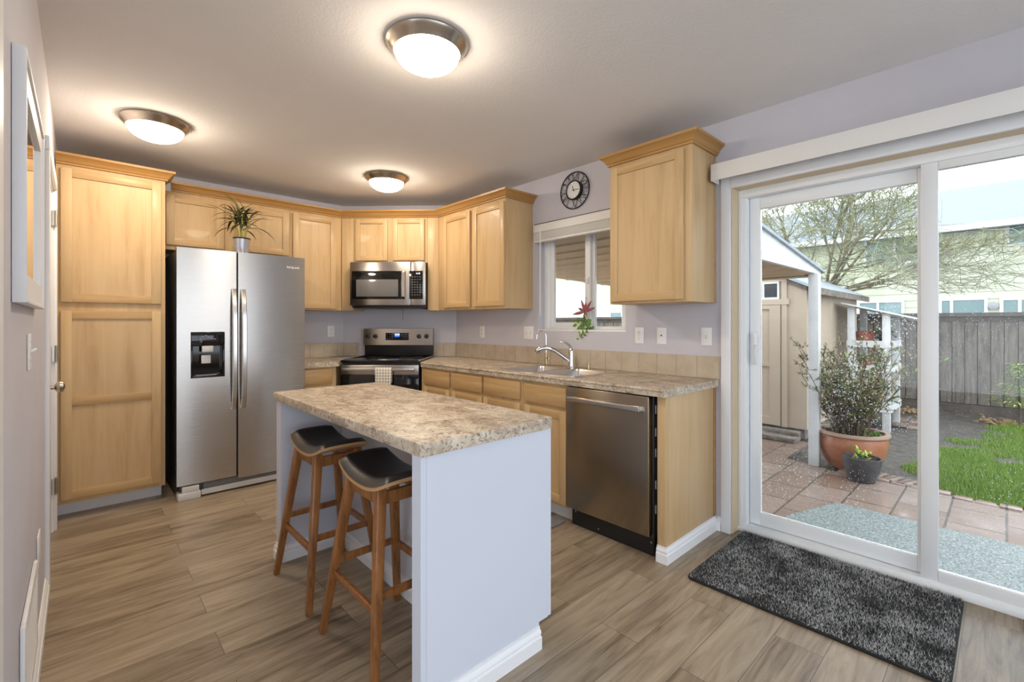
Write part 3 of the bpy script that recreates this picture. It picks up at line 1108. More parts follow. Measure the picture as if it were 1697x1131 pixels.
t = thing('kitchen_faucet', 'chrome single-lever kitchen faucet with pull-out spout behind the sink', 'faucet', (2.672, 2.215, 0.9065))
MB().lathe([(0.030, 0), (0.030, 0.006), (0.024, 0.012), (0.021, 0.05), (0.021, 0.115), (0.020, 0.135), (0.012, 0.148)], 24).build('body', M['chrome'], t)
pts = [(-0.004, 0.004, 0.045), (-0.030, 0.045, 0.080), (-0.062, 0.098, 0.122), (-0.088, 0.145, 0.143), (-0.110, 0.182, 0.142), (-0.126, 0.206, 0.128)]
mb = MB().tube(pts, [0.017, 0.016, 0.0145, 0.0145, 0.017, 0.020], 14)
mb.build('spout', M['chrome'], t)
mb = MB().tube([(-0.116, 0.192, 0.142), (-0.130, 0.213, 0.127), (-0.134, 0.220, 0.110), (-0.135, 0.222, 0.100)], [0.019, 0.023, 0.021, 0.016], 14)
mb.build('spray_head', M['chrome'], t)
mb = MB().tube([(0, 0, 0.140), (-0.008, 0.010, 0.165), (-0.028, 0.038, 0.190), (-0.046, 0.064, 0.196)], [0.013, 0.0085, 0.006, 0.007], 10)
mb.build('lever', M['chrome'], t)

t = thing('water_filter_tap', 'slim brass and nickel filter tap with hooked spout, left of the faucet', 'faucet', (2.665, 2.462, 0.9065))
MB().lathe([(0.018, 0), (0.018, 0.005), (0.011, 0.01), (0.010, 0.085), (0.008, 0.10)], 18).build('body', M['brass_nickel'], t)
MB().tube([(0, 0, 0.06), (-0.012, -0.036, 0.062), (-0.015, -0.042, 0.062)], [0.006, 0.006, 0.008], 10).build('tap_handle', M['brass_nickel'], t)
pts = [(0, 0, 0.09), (0, 0, 0.225)]
for i in range(1, 13):
    a = pi * i / 12
    pts.append((-0.022 * (1 - cos(a)) * 0.8, 0.033 * (1 - cos(a)), 0.225 + 0.048 * sin(a)))
pts.append((-0.036, 0.068, 0.205))
MB().tube(pts, 0.0052, 10).build('spout', M['chrome'], t)
MB().lathe([(0.016, 0), (0.016, 0.004), (0.011, 0.008), (0.008, 0.03), (0.012, 0.034), (0.011, 0.042), (0.004, 0.045)], 18).build('soap_dispenser_cap', M['brass_nickel'], None, loc=(2.69, 2.07, 0.9065))
o = bpy.data.objects['soap_dispenser_cap']
o.name = 'soap_dispenser'
tag(o, 'small nickel soap dispenser cap on the sink deck right of the faucet', 'soap dispenser')

# ------------------------------------------------------------------ refrigerator
t = thing('refrigerator', 'tall stainless side-by-side refrigerator with water dispenser', 'refrigerator', (0.483, 3.90, 0))
FWD = 0.852
MB().box(0.006, FWD - 0.006, 0.085, 0.72, 0.03, 1.755, 0.004).build('cabinet_body', M['charcoal'], t)


def bow(x):
    h = (x - FWD / 2) / (FWD / 2)
    return 0.010 * h * h


def slab_piece(m_, x0, x1, z0, z1, n=8, yb=0.072):
    front = [(x0 + (x1 - x0) * i / n, bow(x0 + (x1 - x0) * i / n)) for i in range(n + 1)]
    m_.prism(front + [(x1, yb), (x0, yb)], z0, z1)


DZ0, DZ1_ = 0.105, 1.768
hx0, hx1, hz0, hz1 = 0.080, 0.286, 0.850, 1.176
mb = MB()
slab_piece(mb, 0.0, hx0, DZ0, DZ1_, 3)
slab_piece(mb, hx1, 0.360, DZ0, DZ1_, 3)
slab_piece(mb, hx0, hx1, DZ0, hz0, 6)
slab_piece(mb, hx0, hx1, hz1, DZ1_, 6)
bmesh.ops.remove_doubles(mb.bm, verts=mb.bm.verts, dist=0.0003)
dl = mb.build('freezer_door', M['steel'], t)
mb = MB()
slab_piece(mb, 0.372, FWD, DZ0 - 0.02, DZ1_, 14)
dr = mb.build('fridge_door', M['steel'], t)
MB().box(0.361, 0.371, 0.02, 0.08, DZ0, DZ1_ - 0.005).build('door_gap', M['black'], t)
# dispenser
dp = thing
yb = bow(0.18)
mb = MB()
mb.box(hx0, hx1, yb - 0.004, yb + 0.012, hz0 + 0.225, hz1, 0.004)
mb.box(hx0, hx0 + 0.012, yb - 0.004, yb + 0.060, hz0, hz1 - 0.09, 0.003)
mb.box(hx1 - 0.012, hx1, yb - 0.004, yb + 0.060, hz0, hz1 - 0.09, 0.003)
mb.box(hx0, hx1, yb - 0.004, yb + 0.060, hz0, hz0 + 0.018, 0.004)
mb.box(hx0, hx1, yb + 0.055, yb + 0.068, hz0, hz1, 0.0)
disp = mb.build('water_dispenser', M['black_gloss'], dl)
mb = MB()
mb.box(0.146, 0.214, yb - 0.008, yb + 0.020, hz0 + 0.182, hz0 + 0.226, 0.003)
mb.box(0.144, 0.202, yb + 0.010, yb + 0.024, hz0 + 0.100, hz0 + 0.160, 0.004)
mb.build('dispenser_paddle', M['light_grey'], disp)
MB().box(0.11, 0.235, yb - 0.0055, yb + 0.03, hz0 + 0.016, hz0 + 0.020).build('drip_tray_edge', M['grey_print'], disp)
for i in range(5):
    pass
mb = MB()
for (px_, pz_) in ((0.135, 0.275), (0.150, 0.292), (0.185, 0.290), (0.200, 0.283), (0.170, 0.300), (0.225, 0.275), (0.14, 0.258)):
    mb.box(px_ - 0.006, px_ + 0.006, yb - 0.0049, yb - 0.004, hz0 + pz_ - 0.0025, hz0 + pz_ + 0.0025)
mb.build('dispenser_icons', M['grey_print'], disp)


def fr_handle(x0, x1, par):
    loops = []
    n = 14
    for i in range(n + 1):
        f = i / n
        zz = 0.607 + (1.492 - 0.607) * f
        out = 0.018 + 0.040 * (1 - (2 * f - 1) ** 4)
        th = 0.016
        y_ = bow((x0 + x1) / 2) - out
        loops.append([(x0, y_, zz), (x0 + 0.004, y_ - 0.004, zz), (x1 - 0.004, y_ - 0.004, zz), (x1, y_, zz), (x1, y_ + th, zz), (x0, y_ + th, zz)])
    m_ = MB().loft(loops, True, True, True)
    for zz in (0.62, 1.478):
        m_.box(x0 + 0.004, x1 - 0.004, bow(x0) - 0.022, bow(x0) + 0.004, zz - 0.014, zz + 0.014, 0.003)
    m_.build('door_handle', M['sink_steel'], par)


fr_handle(0.327, 0.356, dl)
fr_handle(0.388, 0.418, dr)
text_mesh('brand_lettering', 'Whirlpool', 0.030, M['logo'], dr, (0.745, bow(0.745) - 0.0006, 1.685), (pi / 2, 0, 0))
mb = MB()
mb.box(0.02, FWD - 0.01, 0.035, 0.09, 0.028, 0.098, 0.003)
mb.build('base_grille', M['charcoal'], t)
mb = MB()
for k in range(5):
    mb.box(0.16, FWD - 0.03, 0.026, 0.036, 0.036 + k * 0.012, 0.042 + k * 0.012)
mb.build('grille_louvers', M['grey_print'], t)
MB().box(0.005, 0.14, 0.000, 0.09, 0.0, 0.052, 0.006).box(0.03, 0.13, 0.004, 0.08, 0.050, 0.094, 0.004).build('roller_foot', M['light_grey'], t)
MB().box(FWD - 0.14, FWD - 0.005, 0.005, 0.09, 0.0, 0.05, 0.006).build('roller_foot', M['light_grey'], t)
MB().box(0.145, FWD - 0.145, 0.018, 0.032, 0.012, 0.05, 0.003).build('kick_trim', M['light_grey'], t)


# leaf helper: a bent lance shaped blade with thickness from two curved faces
def blade(verts, faces, base, direc, length, width, droop=0.3, nseg=4, fold=0.25, up=Vector((0, 0, 1)), mi=0, midx=None):
    d = Vector(direc).normalized()
    side = d.cross(up)
    if side.length < 1e-3:
        side = Vector((1, 0, 0))
    side.normalize()
    p = Vector(base)
    i0 = len(verts)
    for k in range(nseg + 1):
        f = k / nseg
        w = width * (sin(pi * min(1, f * 0.92 + 0.08))) * 0.5
        if k == nseg:
            w = width * 0.02
        nrm = side.cross(d).normalized()
        verts.append(tuple(p - side * w + nrm * w * fold))
        verts.append(tuple(p))
        verts.append(tuple(p + side * w + nrm * w * fold))
        p = p + d * (length / nseg)
        d = (d + Vector((0, 0, -droop / nseg))).normalized()
    for k in range(nseg):
        a = i0 + 3 * k
        faces.append((a, a + 1, a + 4, a + 3))
        faces.append((a + 1, a + 2, a + 5, a + 4))
        if midx is not None:
            midx += [mi, mi]


# potted bamboo on the fridge
t = thing('potted_bamboo', 'lucky bamboo with long dark leaves in a silvery pot on top of the fridge', 'plant', (0.905, 4.02, 1.7555))
MB().lathe([(0.043, 0), (0.050, 0.004), (0.046, 0.03), (0.053, 0.09), (0.057, 0.135), (0.052, 0.136), (0.050, 0.12), (0.02, 0.118)], 28).build('pot', pbsdf('silver_blue_glazed_pot', (0.34, 0.36, 0.43), 0.18, 0.35), t)
MB().lathe([(0.0585, 0.128), (0.0595, 0.131), (0.0595, 0.138), (0.052, 0.139), (0.051, 0.134)], 28, cap0=False, cap1=False).build('pot_rim', M['black'], t)
ST = []
mb = MB()
for i in range(6):
    a = i * 1.05 + 0.4
    b = Vector((0.022 * cos(a), 0.022 * sin(a), 0.11))
    h = R_.uniform(0.14, 0.25)
    tip = b + Vector((0.03 * cos(a), 0.03 * sin(a), h))
    mb.tube([tuple(b), tuple((b + tip) / 2 + Vector((0, 0, 0.004))), tuple(tip)], 0.006, 7)
    ST.append(tip)
mb.build('canes', M['cane'], t)
V, Fc, mi_ = [], [], []
for tip in ST:
    for k in range(8):
        a = R_.uniform(0, 2 * pi)
        el = R_.uniform(0.15, 1.25)
        blade(V, Fc, tip - Vector((0, 0, R_.uniform(0, 0.06))), (cos(a) * cos(el), sin(a) * cos(el) * 0.8, sin(el)), R_.uniform(0.14, 0.24), R_.uniform(0.018, 0.028), R_.uniform(0.4, 1.6), 5, midx=mi_, mi=R_.choice([0, 0, 1]))
for k in range(9):
    a = k * 0.7 + 0.2
    tip = ST[k % len(ST)]
    blade(V, Fc, tip - Vector((0, 0, 0.07)), (cos(a), sin(a) * 0.6, 0.35), R_.uniform(0.17, 0.24), 0.02, R_.uniform(1.6, 2.6), 6, midx=mi_, mi=k % 2)
raw_mesh('leaves', V, Fc, [M['leaf_dark'], M['leaf_olive']], t, mi_)
V, Fc = [], []
for k in range(14):
    a = R_.uniform(0, 2 * pi)
    blade(V, Fc, (0.055 * cos(a), 0.055 * sin(a), R_.uniform(0.012, 0.07)), (cos(a) * 0.6 - sin(a), sin(a) * 0.6 + cos(a), R_.uniform(-0.2, 0.4)), 0.035, 0.012, 0.3, 3)
raw_mesh('trailing_leaves', V, Fc, M['leaf_dark'], t)

# ------------------------------------------------------------------ range
RW = 0.700
t = thing('electric_range', 'stainless electric stove with black glass top, set across the corner', 'stove', (1.6765, 4.0115, 0), DG)
MB().box(0.006, RW - 0.006, 0.035, 0.645, 0.02, 0.892, 0.002).build('body', M['charcoal'], t)
mb = MB().box(0, RW, -0.004, 0.60, 0.892, 0.912, 0.005)
top = mb.build('cooktop', M['black_gloss'], t)
mb = MB()
for cx_, cy_, r in ((0.19, 0.17, 0.10), (0.52, 0.17, 0.075), (0.19, 0.42, 0.075), (0.52, 0.42, 0.10)):
    for rr in (r, r * 0.6):
        mb.loft([[(cx_ + q * cos(2 * pi * i / 40), cy_ + q * sin(2 * pi * i / 40), 0.9124) for i in range(40)] for q in (rr, rr - 0.0025)], True, recalc=False)
mb.build('burner_ring', M['grey_print'], top)
MB().box(RW - 0.012, RW + 0.004, 0.0, 0.60, 0.905, 0.9165, 0.002).build('side_trim', M['sink_steel'], t)
MB().box(-0.004, 0.012, 0.0, 0.60, 0.905, 0.9165, 0.002).build('side_trim', M['sink_steel'], t)
# backguard
mb = MB().box(0.004, RW - 0.004, 0.59, 0.642, 0.912, 1.185, 0.003)
mb.build('back_panel', M['black'], t)
g = MB().prism([(0.60, 1.02), (0.568, 1.02), (0.572, 1.183), (0.60, 1.187)], 0.0, RW - 0.0, M=Matrix(((0, 0, 1, 0), (1, 0, 0, 0), (0, 1, 0, 0), (0, 0, 0, 1)))).build('control_panel', M['steel'], t, smooth=False)
dsp = MB().box(0.225, 0.457, 0.562, 0.572, 1.070, 1.142, 0.002).build('display', M['black_gloss'], g)
MB().box(0.318, 0.366, 0.5612, 0.563, 1.103, 1.138).build('clock_screen', M['blue_led'], dsp)
text_mesh('clock_digits', '11:15', 0.022, M['white_led'], dsp, (0.342, 0.5606, 1.124), (pi / 2, 0, 0))
mb = MB()
for xx in (0.245, 0.268, 0.29, 0.40, 0.42, 0.44):
    for zz in (1.085, 1.105, 1.125):
        MB().box(xx - 0.004, xx + 0.004, 0.5612, 0.5625, zz - 0.002, zz + 0.002).build('touch_key', M['grey_print'], dsp)
for xx in (0.043, 0.120, 0.560, 0.636):
    Mx = Matrix.Translation((xx, 0.571, 1.108)) @ Matrix.Rotation(pi / 2, 4, 'X')
    kb = MB().lathe([(0.022, 0), (0.022, 0.004), (0.0185, 0.006), (0.0175, 0.026), (0.014, 0.028)], 24, Mx)
    kb.box(xx - 0.005, xx + 0.005, 0.540, 0.548, 1.092, 1.124, 0.002)
    kb.build('knob', M['black'], g)
# oven door
mb = MB()
mb.box(0.004, RW - 0.004, -0.012, 0.034, 0.785, 0.872, 0.004)
od = mb.build('oven_door', M['steel'], t)
MB().box(0.004, RW - 0.004, -0.010, 0.034, 0.235, 0.784, 0.003).build('oven_glass', M['black_gloss'], od)
mb = MB().box(0.028, RW - 0.032, -0.062, -0.040, 0.822, 0.850, 0.006)
mb.box(0.05, 0.075, -0.045, -0.010, 0.826, 0.846, 0.003).box(RW - 0.079, RW - 0.054, -0.045, -0.010, 0.826, 0.846, 0.003)
mb.build('oven_handle', M['sink_steel'], od)
MB().box(0.004, RW - 0.004, -0.008, 0.034, 0.05, 0.230, 0.003).build('storage_drawer', M['steel'], t)
MB().box(0.03, RW - 0.03, 0.05, 0.60, 0.0, 0.02).build('base', M['black'], t)
# towel over the handle
W2 = 0.146
loops = []
path = [(-0.0365, 0.72), (-0.0370, 0.80), (-0.0375, 0.848), (-0.043, 0.8525), (-0.051, 0.8535), (-0.059, 0.8525), (-0.0650, 0.846), (-0.0660, 0.80), (-0.067, 0.74), (-0.068, 0.695)]
NX = 16
V, Fc = [], []
for j, (yy, zz) in enumerate(path):
    for i in range(NX + 1):
        f = i / NX
        k = max(0, (0.86 - zz) / 0.16)
        V.append(((f - 0.5) * W2 * (1 - 0.06 * k), yy - (0.004 * sin(f * 9) + 0.003) * k * (1 if j > 4 else -0.3), zz - 0.02 * f * (k if j > 4 else 0)))
for j in range(len(path) - 1):
    for i in range(NX):
        a = j * (NX + 1) + i
        Fc.append((a, a + 1, a + NX + 2, a + NX + 1))
o = raw_mesh('dish_towel', V, Fc, M['towel'])
md = o.modifiers.new('thick', 'SOLIDIFY')
md.thickness = 0.002
md.offset = 0
c_ = Vector((1.6765, 4.0115, 0)) + Vector((S2, -S2, 0)) * 0.40
o.location = c_
o.rotation_euler = (0, 0, DG)
for p in o.data.polygons:
    p.use_smooth = True
tag(o, 'white and black checked dish towel hanging on the oven handle', 'towel')

# ------------------------------------------------------------------ microwave
t = thing('microwave', 'stainless over-the-range microwave with black window under the corner cabinet', 'microwave', (1.824 + 0.1125 * S2 - 0.085 * S2, 4.343 - 0.1125 * S2 - 0.085 * S2, 1.386), DG)
MW = 0.713
MB().box(0.004, MW - 0.004, 0.045, 0.385, 0, 0.427, 0.003).build('casing', M['charcoal'], t)
md_ = MB()
ww = [0.0, 0.535]
mb = MB().box(0.0, 0.575, 0, 0.044, 0.020, 0.427, 0.006)
door = mb.build('door', M['steel'], t)
MB().box(0.018, 0.522, -0.004, 0.004, 0.078, 0.342, 0.003).build('door_glass', M['black_gloss'], door)
MB().box(0.062, 0.458, -0.0055, -0.003, 0.102, 0.262, 0.001).build('viewing_window', M['window_grey'], door)
hp = [(0.512, -0.006, 0.08), (0.512, -0.032, 0.10), (0.512, -0.038, 0.21), (0.512, -0.032, 0.32), (0.512, -0.006, 0.34)]
loops = []
for (hx, hy, hz) in hp:
    loops.append([(hx - 0.017, hy, hz), (hx - 0.012, hy - 0.006, hz), (hx + 0.012, hy - 0.006, hz), (hx + 0.017, hy, hz), (hx + 0.012, hy + 0.006, hz), (hx - 0.012, hy + 0.006, hz)])
MB().loft(loops, True, True, True).build('door_handle', M['sink_steel'], door)
cp = MB().box(0.577, MW, 0, 0.044, 0.020, 0.427, 0.006).build('control_panel', M['steel'], t)
kp = MB().box(0.562, 0.690, -0.004, 0.004, 0.078, 0.342, 0.003).build('keypad', M['black_gloss'], cp)
text_mesh('clock_digits', '11:15', 0.018, M['white_led'], kp, (0.645, -0.0047, 0.317), (pi / 2, 0, 0))
mb = MB()
for r in range(8):
    for c in range(4):
        if r in (2,) and c == 3:
            continue
        x_, z_ = 0.592 + c * 0.024, 0.285 - r * 0.024
        mb.box(x_ - 0.005, x_ + 0.005, -0.0048, -0.004, z_ - 0.0022, z_ + 0.0022)
mb.build('keys', M['grey_print'], kp)
mb = MB().box(0.03, MW - 0.03, 0.02, 0.36, -0.008, 0.0)
mb.box(0.08, 0.24, 0.03, 0.16, -0.012, -0.008, 0.002, mi=1).box(0.48, 0.64, 0.03, 0.16, -0.012, -0.008, 0.002, mi=1)
mb.build('vent_grille', [M['black'], M['grey_print']], t)
MB().tube([(0.42, 0.30, -0.006), (0.421, 0.301, -0.05), (0.419, 0.301, -0.09), (0.422, 0.30, -0.115)], 0.0018, 6).build('dangling_cord', M['charcoal'], t)

# ------------------------------------------------------------------ dishwasher
t = thing('dishwasher', 'brown-toned stainless dishwasher with bar handle beside the wooden end panel', 'dishwasher', (2.165, 1.834, 0), RT)
DWW = 0.563
MB().box(0.004, DWW, 0.045, 0.60, 0.10, 0.850, 0.002).build('tub', M['charcoal'], t)
dd = MB().box(0.0, DWW - 0.004, 0.0, 0.044, 0.118, 0.853, 0.005).build('door', M['steel_dark'], t)
mb = MB().box(0.035, DWW - 0.035, -0.042, -0.024, 0.772, 0.802, 0.006)
mb.box(0.037, 0.055, -0.030, 0.002, 0.775, 0.799, 0.003).box(DWW - 0.055, DWW - 0.037, -0.030, 0.002, 0.775, 0.799, 0.003)
mb.build('bar_handle', M['sink_steel'], dd)
MB().box(0.002, DWW - 0.002, 0.055, 0.07, 0.002, 0.112).build('toe_panel', M['black'], t)
mb = MB()
for x_, z_ in ((0.03, 0.085), (0.20, 0.03), (DWW - 0.02, 0.07)):
    MB().lathe([(0.005, 0), (0.005, 0.002), (0.002, 0.003)], 10, Matrix.Translation((x_, 0.055, z_)) @ Matrix.Rotation(pi / 2, 4, 'X')).build('screw', M['chrome'], t)
mb = MB()
for z_ in (0.25, 0.38, 0.55, 0.66, 0.78):
    MB().box(DWW - 0.0005, DWW + 0.004, 0.060, 0.066, z_ - 0.022, z_ + 0.022).build('mounting_bracket', M['light_grey'], t)

# ------------------------------------------------------------------ island
IX0, IX1, IY0, IY1 = 0.744, 1.344, 1.195, 2.66
t = thing('kitchen_island', 'white painted kitchen island with open knee space for the stools', 'kitchen island', (IX0, IY0, 0))
IH = 0.832
P0 = 0.013
mb = MB()
foot = [(P0, 0), (0.535, 0), (0.535, 0.098), (0.602, 0.098), (0.602, IH), (P0, IH)]
# side panels are cut out at the toe space
RYX = Matrix(((1, 0, 0, 0), (0, 0, 1, 0), (0, 1, 0, 0), (0, 0, 0, 1)))
mb.prism(foot, 0.024, 0.074, M=RYX)
mb.box(P0 + 0.02, 0.580, 0.0215, 0.0235, 0.098, IH)
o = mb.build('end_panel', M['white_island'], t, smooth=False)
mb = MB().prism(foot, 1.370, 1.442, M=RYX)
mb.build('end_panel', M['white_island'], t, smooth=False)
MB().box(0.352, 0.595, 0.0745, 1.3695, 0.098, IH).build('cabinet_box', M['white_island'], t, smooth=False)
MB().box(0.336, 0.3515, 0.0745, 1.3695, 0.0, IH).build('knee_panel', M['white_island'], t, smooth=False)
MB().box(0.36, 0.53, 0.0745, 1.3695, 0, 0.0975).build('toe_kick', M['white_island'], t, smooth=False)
mb = MB()
mb.sweep(BP, [(P0, 0.024), (0.535, 0.024)])
mb.sweep(BP, [(0.336, 1.3695), (0.336, 0.0745)][::-1] if False else [(0.336, 1.3695), (0.336, 0.0745)])
mb.sweep(BP, [(0.336, 1.370), (P0, 1.370)][::-1])
mb.sweep(BP, [(P0, 1.442), (P0, 1.370)])
mb.build('baseboard', M['white'], t)
t = thing('island_countertop', 'thick beige granite-look top of the white kitchen island', 'countertop', (IX0, IY0, IH + 0.0005))
mb = MB()
cw, cl = IX1 - IX0, IY1 - IY0
ch = 0.03
mb.prism([(0.008, 0), (cw - ch, 0), (cw, ch * 0.5), (cw, cl - 0.01), (cw - 0.01, cl), (0.01, cl), (0, cl - 0.01), (0, 0.008)], 0, 0.041, 0.004, 2)
mb.build('slab', M['granite'], t)

# ------------------------------------------------------------------ bar stools
def stool(loc, label):
    t_ = thing('bar_stool', label, 'bar stool', loc, 0, 'bar stools at the island')
    HX, HY = 0.118, 0.205

    def saddle(x, y):
        return 0.632 + 0.050 * (abs(y) / HY) ** 2.2 - 0.004 * (x / HX) ** 2

    def shell(z0, z1, hx, hy, rad, nm, mat, dome=0.0, mats=None):
        m_ = MB()
        nx, ny = 10, 18
        b = bmesh.new()

        def grid(zoff, shrink):
            g_ = []
            for j in range(ny + 1):
                row = []
                for i in range(nx + 1):
                    u, v = -1 + 2 * i / nx, -1 + 2 * j / ny
                    # rounded rectangle outline
                    x = u * (hx - shrink) * (1 - 0.06 * abs(v) ** 6)
                    y = v * (hy - shrink) * (1 - 0.05 * abs(u) ** 6)
                    edge = max(abs(u), abs(v))
                    row.append(b.verts.new((x, y, saddle(x, y) + zoff + dome * (1 - edge ** 4))))
                g_.append(row)
            return g_
        lo, hi = grid(z0, 0), grid(z1, rad)
        fs = []
        for j in range(ny):
            for i in range(nx):
                b.faces.new((hi[j][i], hi[j][i + 1], hi[j + 1][i + 1], hi[j + 1][i]))
                b.faces.new((lo[j][i], lo[j + 1][i], lo[j + 1][i + 1], lo[j][i + 1]))
        ring = lambda g_: [g_[0][i] for i in range(nx + 1)] + [g_[j][nx] for j in range(1, ny + 1)] + [g_[ny][i] for i in range(nx - 1, -1, -1)] + [g_[j][0] for j in range(ny - 1, 0, -1)]
        a, c = ring(lo), ring(hi)
        side = []
        for i in range(len(a)):
            k = (i + 1) % len(a)
            side.append(b.faces.new((a[i], a[k], c[k], c[i])))
        bmesh.ops.recalc_face_normals(b, faces=b.faces)
        side = set(side)
        for f in b.faces:
            f.material_index = 1 if (mats and f in side) else 0
        me = bpy.data.meshes.new('x')
        b.to_mesh(me)
        b.free()
        m_.bm.from_mesh(me)
        bpy.data.meshes.remove(me)
        return m_.build(nm, mats or mat, t_, angle=60)
    shell(0.0, 0.012, HX, HY, 0.0, 'seat_shell', M['stool_ply'])
    shell(0.0125, 0.038, HX - 0.002, HY - 0.002, 0.020, 'seat_cushion', M['leather'], 0.006, [M['leather'], M['leather_edge']])
    zt = 0.640
    tops = {}
    for sx in (-1, 1):
        for sy in (-1, 1):
            bx, by = sx * 0.166, sy * 0.222
            tx, ty = sx * 0.090, sy * 0.118
            tops[(sx, sy)] = (Vector((bx, by, 0)), Vector((tx, ty, zt)))
            m_ = MB()
            m_.bar((bx, by, 0), (tx, ty, zt + 0.006), 0.026, 0.026, 0.038, 0.036, 0.005)
            m_.build('leg', M['stool_wood'], t_)

    def at(k, z):
        b_, c_ = tops[k]
        return b_ + (c_ - b_) * (z / zt)
    ap = MB()
    for a, c in (((-1, -1), (-1, 1)), ((1, -1), (1, 1)), ((-1, -1), (1, -1)), ((-1, 1), (1, 1))):
        p, q = at(a, 0.612), at(c, 0.612)
        ap.bar(p, q, 0.018, 0.045, bev=0.002)
    ap.build('apron', M['stool_wood'], t_)
    for a, c, z_ in (((-1, -1), (-1, 1), 0.250), ((1, -1), (1, 1), 0.285), ((-1, -1), (1, -1), 0.295), ((-1, 1), (1, 1), 0.295)):
        MB().bar(at(a, z_), at(c, z_), 0.017, 0.027, bev=0.003).build('stretcher', M['stool_wood'], t_)
    return t_


st1 = stool((0.870, 2.235, 0), 'walnut bar stool with black saddle seat, the one farther from the camera')
dup(st1, (0.872, 1.645, 0), 0, 'walnut bar stool with black saddle seat, the nearer one by the island end panel')

# ------------------------------------------------------------------ rugs
t = thing('door_rug', 'dark grey shaggy rug on the floor in front of the patio door', 'rug', (2.145, 0.128, 0))
rw, rl = 0.715, 0.935
mb = MB().prism([(p[0], p[1]) for p in rrect(0, rw, 0, rl, 0.03, 0)], 0.0005, 0.012, 0.003)
mb.build('backing', pbsdf('black_rug_binding', (0.012, 0.012, 0.013), 0.8), t)
V, Fc, mi_ = [], [], []
rr = random.Random(3)
for k in range(30000):
    x, y = rr.uniform(0.006, rw - 0.006), rr.uniform(0.006, rl - 0.006)
    n = noise.noise(Vector((x * 7, y * 7, 0.3))) + 0.5 * noise.noise(Vector((x * 19, y * 19, 2.3)))
    a = rr.uniform(0, 2 * pi)
    h, l, w = rr.uniform(0.006, 0.012), rr.uniform(0.002, 0.009), 0.0022
    dx, dy = cos(a), sin(a)
    i = len(V)
    V += [(x - dy * w, y + dx * w, 0.011), (x + dy * w, y - dx * w, 0.011), (x + dx * l, y + dy * l, 0.012 + h)]
    Fc.append((i, i + 1, i + 2))
    v = n + rr.uniform(-0.75, 0.75)
    mi_.append(0 if v < -0.15 else (1 if v < 0.42 else 2))
o = raw_mesh('pile', V, Fc, [pbsdf('rug_dark_fibre', (0.085, 0.085, 0.088), 0.9), pbsdf('rug_mid_fibre', (0.36, 0.365, 0.365), 0.9), pbsdf('rug_light_fibre', (0.56, 0.57, 0.57), 0.9)], t, mi_)
o['kind'] = 'stuff'

mb = MB().box(1.75, 2.20, 1.872, 2.75, 0.0005, 0.012, 0.004)
o = mb.build('sink_mat', noise_mat('grey_foam_mat', [(0.3, (0.16, 0.15, 0.145)), (0.7, (0.27, 0.26, 0.25))], nscale=22, rough=0.8, bump=0.2))
tag(o, 'flat grey mat on the floor in front of the sink cabinets', 'mat')

# ------------------------------------------------------------------ clock
t = thing('wall_clock', 'round black wire wall clock with white dial above the window', 'clock', (XW, 2.273, 2.263), RT)
MBt = MB()
def ring(m_, r, tr, y, n=48):
    pts_ = [(r * cos(2 * pi * i / n), y, r * sin(2 * pi * i / n)) for i in range(n + 1)]
    m_.tube(pts_, tr, 8, cap=False)
ring(MBt, 0.140, 0.0045, -0.012)
MBt.build('outer_ring', M['black'], t)
Mx = Matrix.Rotation(pi / 2, 4, 'X')
MB().lathe([(0.074, 0.0), (0.076, 0.028), (0.070, 0.034), (0.066, 0.032), (0.066, 0.022)], 40, Mx, cap1=False).build('dial_case', M['black'], t)
dial = MB().lathe([(0.066, 0.020), (0.066, 0.0235)], 40, Mx).build('dial', pbsdf('white_dial', (0.80, 0.80, 0.80), 0.4), t)
mb = MB()
for k in range(12):
    a = k * pi / 6
    MB().box(-0.0012, 0.0012, -0.0242, -0.0236, 0.050, 0.060, M=Matrix.Rotation(a, 4, 'Y')).build('hour_mark', M['grey_print'], dial)
mb = MB()
mb.box(-0.0022, 0.0022, -0.0262, -0.0250, -0.012, 0.036, M=Matrix.Rotation(radians(-22), 4, 'Y'))
mb.box(-0.002, 0.002, -0.0275, -0.0264, -0.014, 0.050, M=Matrix.Rotation(radians(92), 4, 'Y'))
mb.lathe([(0.004, 0.024), (0.004, 0.029)], 12, Mx)
mb.build('clock_hands', M['black'], dial)
mb = MB()
rr = random.Random(5)
for k in range(26):
    a0 = 2 * pi * k / 26 + rr.uniform(-0.1, 0.1)
    da = rr.choice([-1, 1]) * rr.uniform(0.35, 0.75)
    pts_ = []
    for i in range(15):
        f = i / 14
        s_ = sin(pi * f)
        ang = a0 + da * f + 0.10 * sin(2 * pi * f)
        rad = 0.078 + 0.058 * s_
        pts_.append((rad * cos(ang), -0.012 - 0.004 * (k % 3), rad * sin(ang)))
    mb.tube(pts_, 0.0015, 5)
mb.build('wire_loops', M['black'], t)

# ------------------------------------------------------------------ window blind, patio door valance
t = thing('window_blind', 'raised cream blind with valance at the top of the sink window', 'blind', (XW, 2.685, 1.90), RT)
bw = 0.87
MB().box(0.0, bw, -0.045, -0.003, 0.085, 0.150, 0.002).build('valance', M['blind'], t)
MB().box(0.004, bw - 0.004, -0.040, -0.003, 0.1505, 0.158).build('top_gap', M['blind_dark'], t)
mb = MB()
for k in range(9):
    mb.box(0.006, bw - 0.006, -0.047, -0.006, 0.026 + k * 0.0063, 0.0305 + k * 0.0063, 0.0008, 1)
mb.build('slat_stack', M['blind'], t)
MB().box(0.006, bw - 0.006, -0.047, -0.006, 0.004, 0.024, 0.004).build('bottom_rail', M['blind'], t)
MB().tube([(0.085, -0.052, 0.10), (0.085, -0.052, -0.60)], 0.004, 8).tube([(0.085, -0.047, 0.10), (0.085, -0.053, 0.105)], 0.003, 6).build('tilt_wand', M['plate'], t)

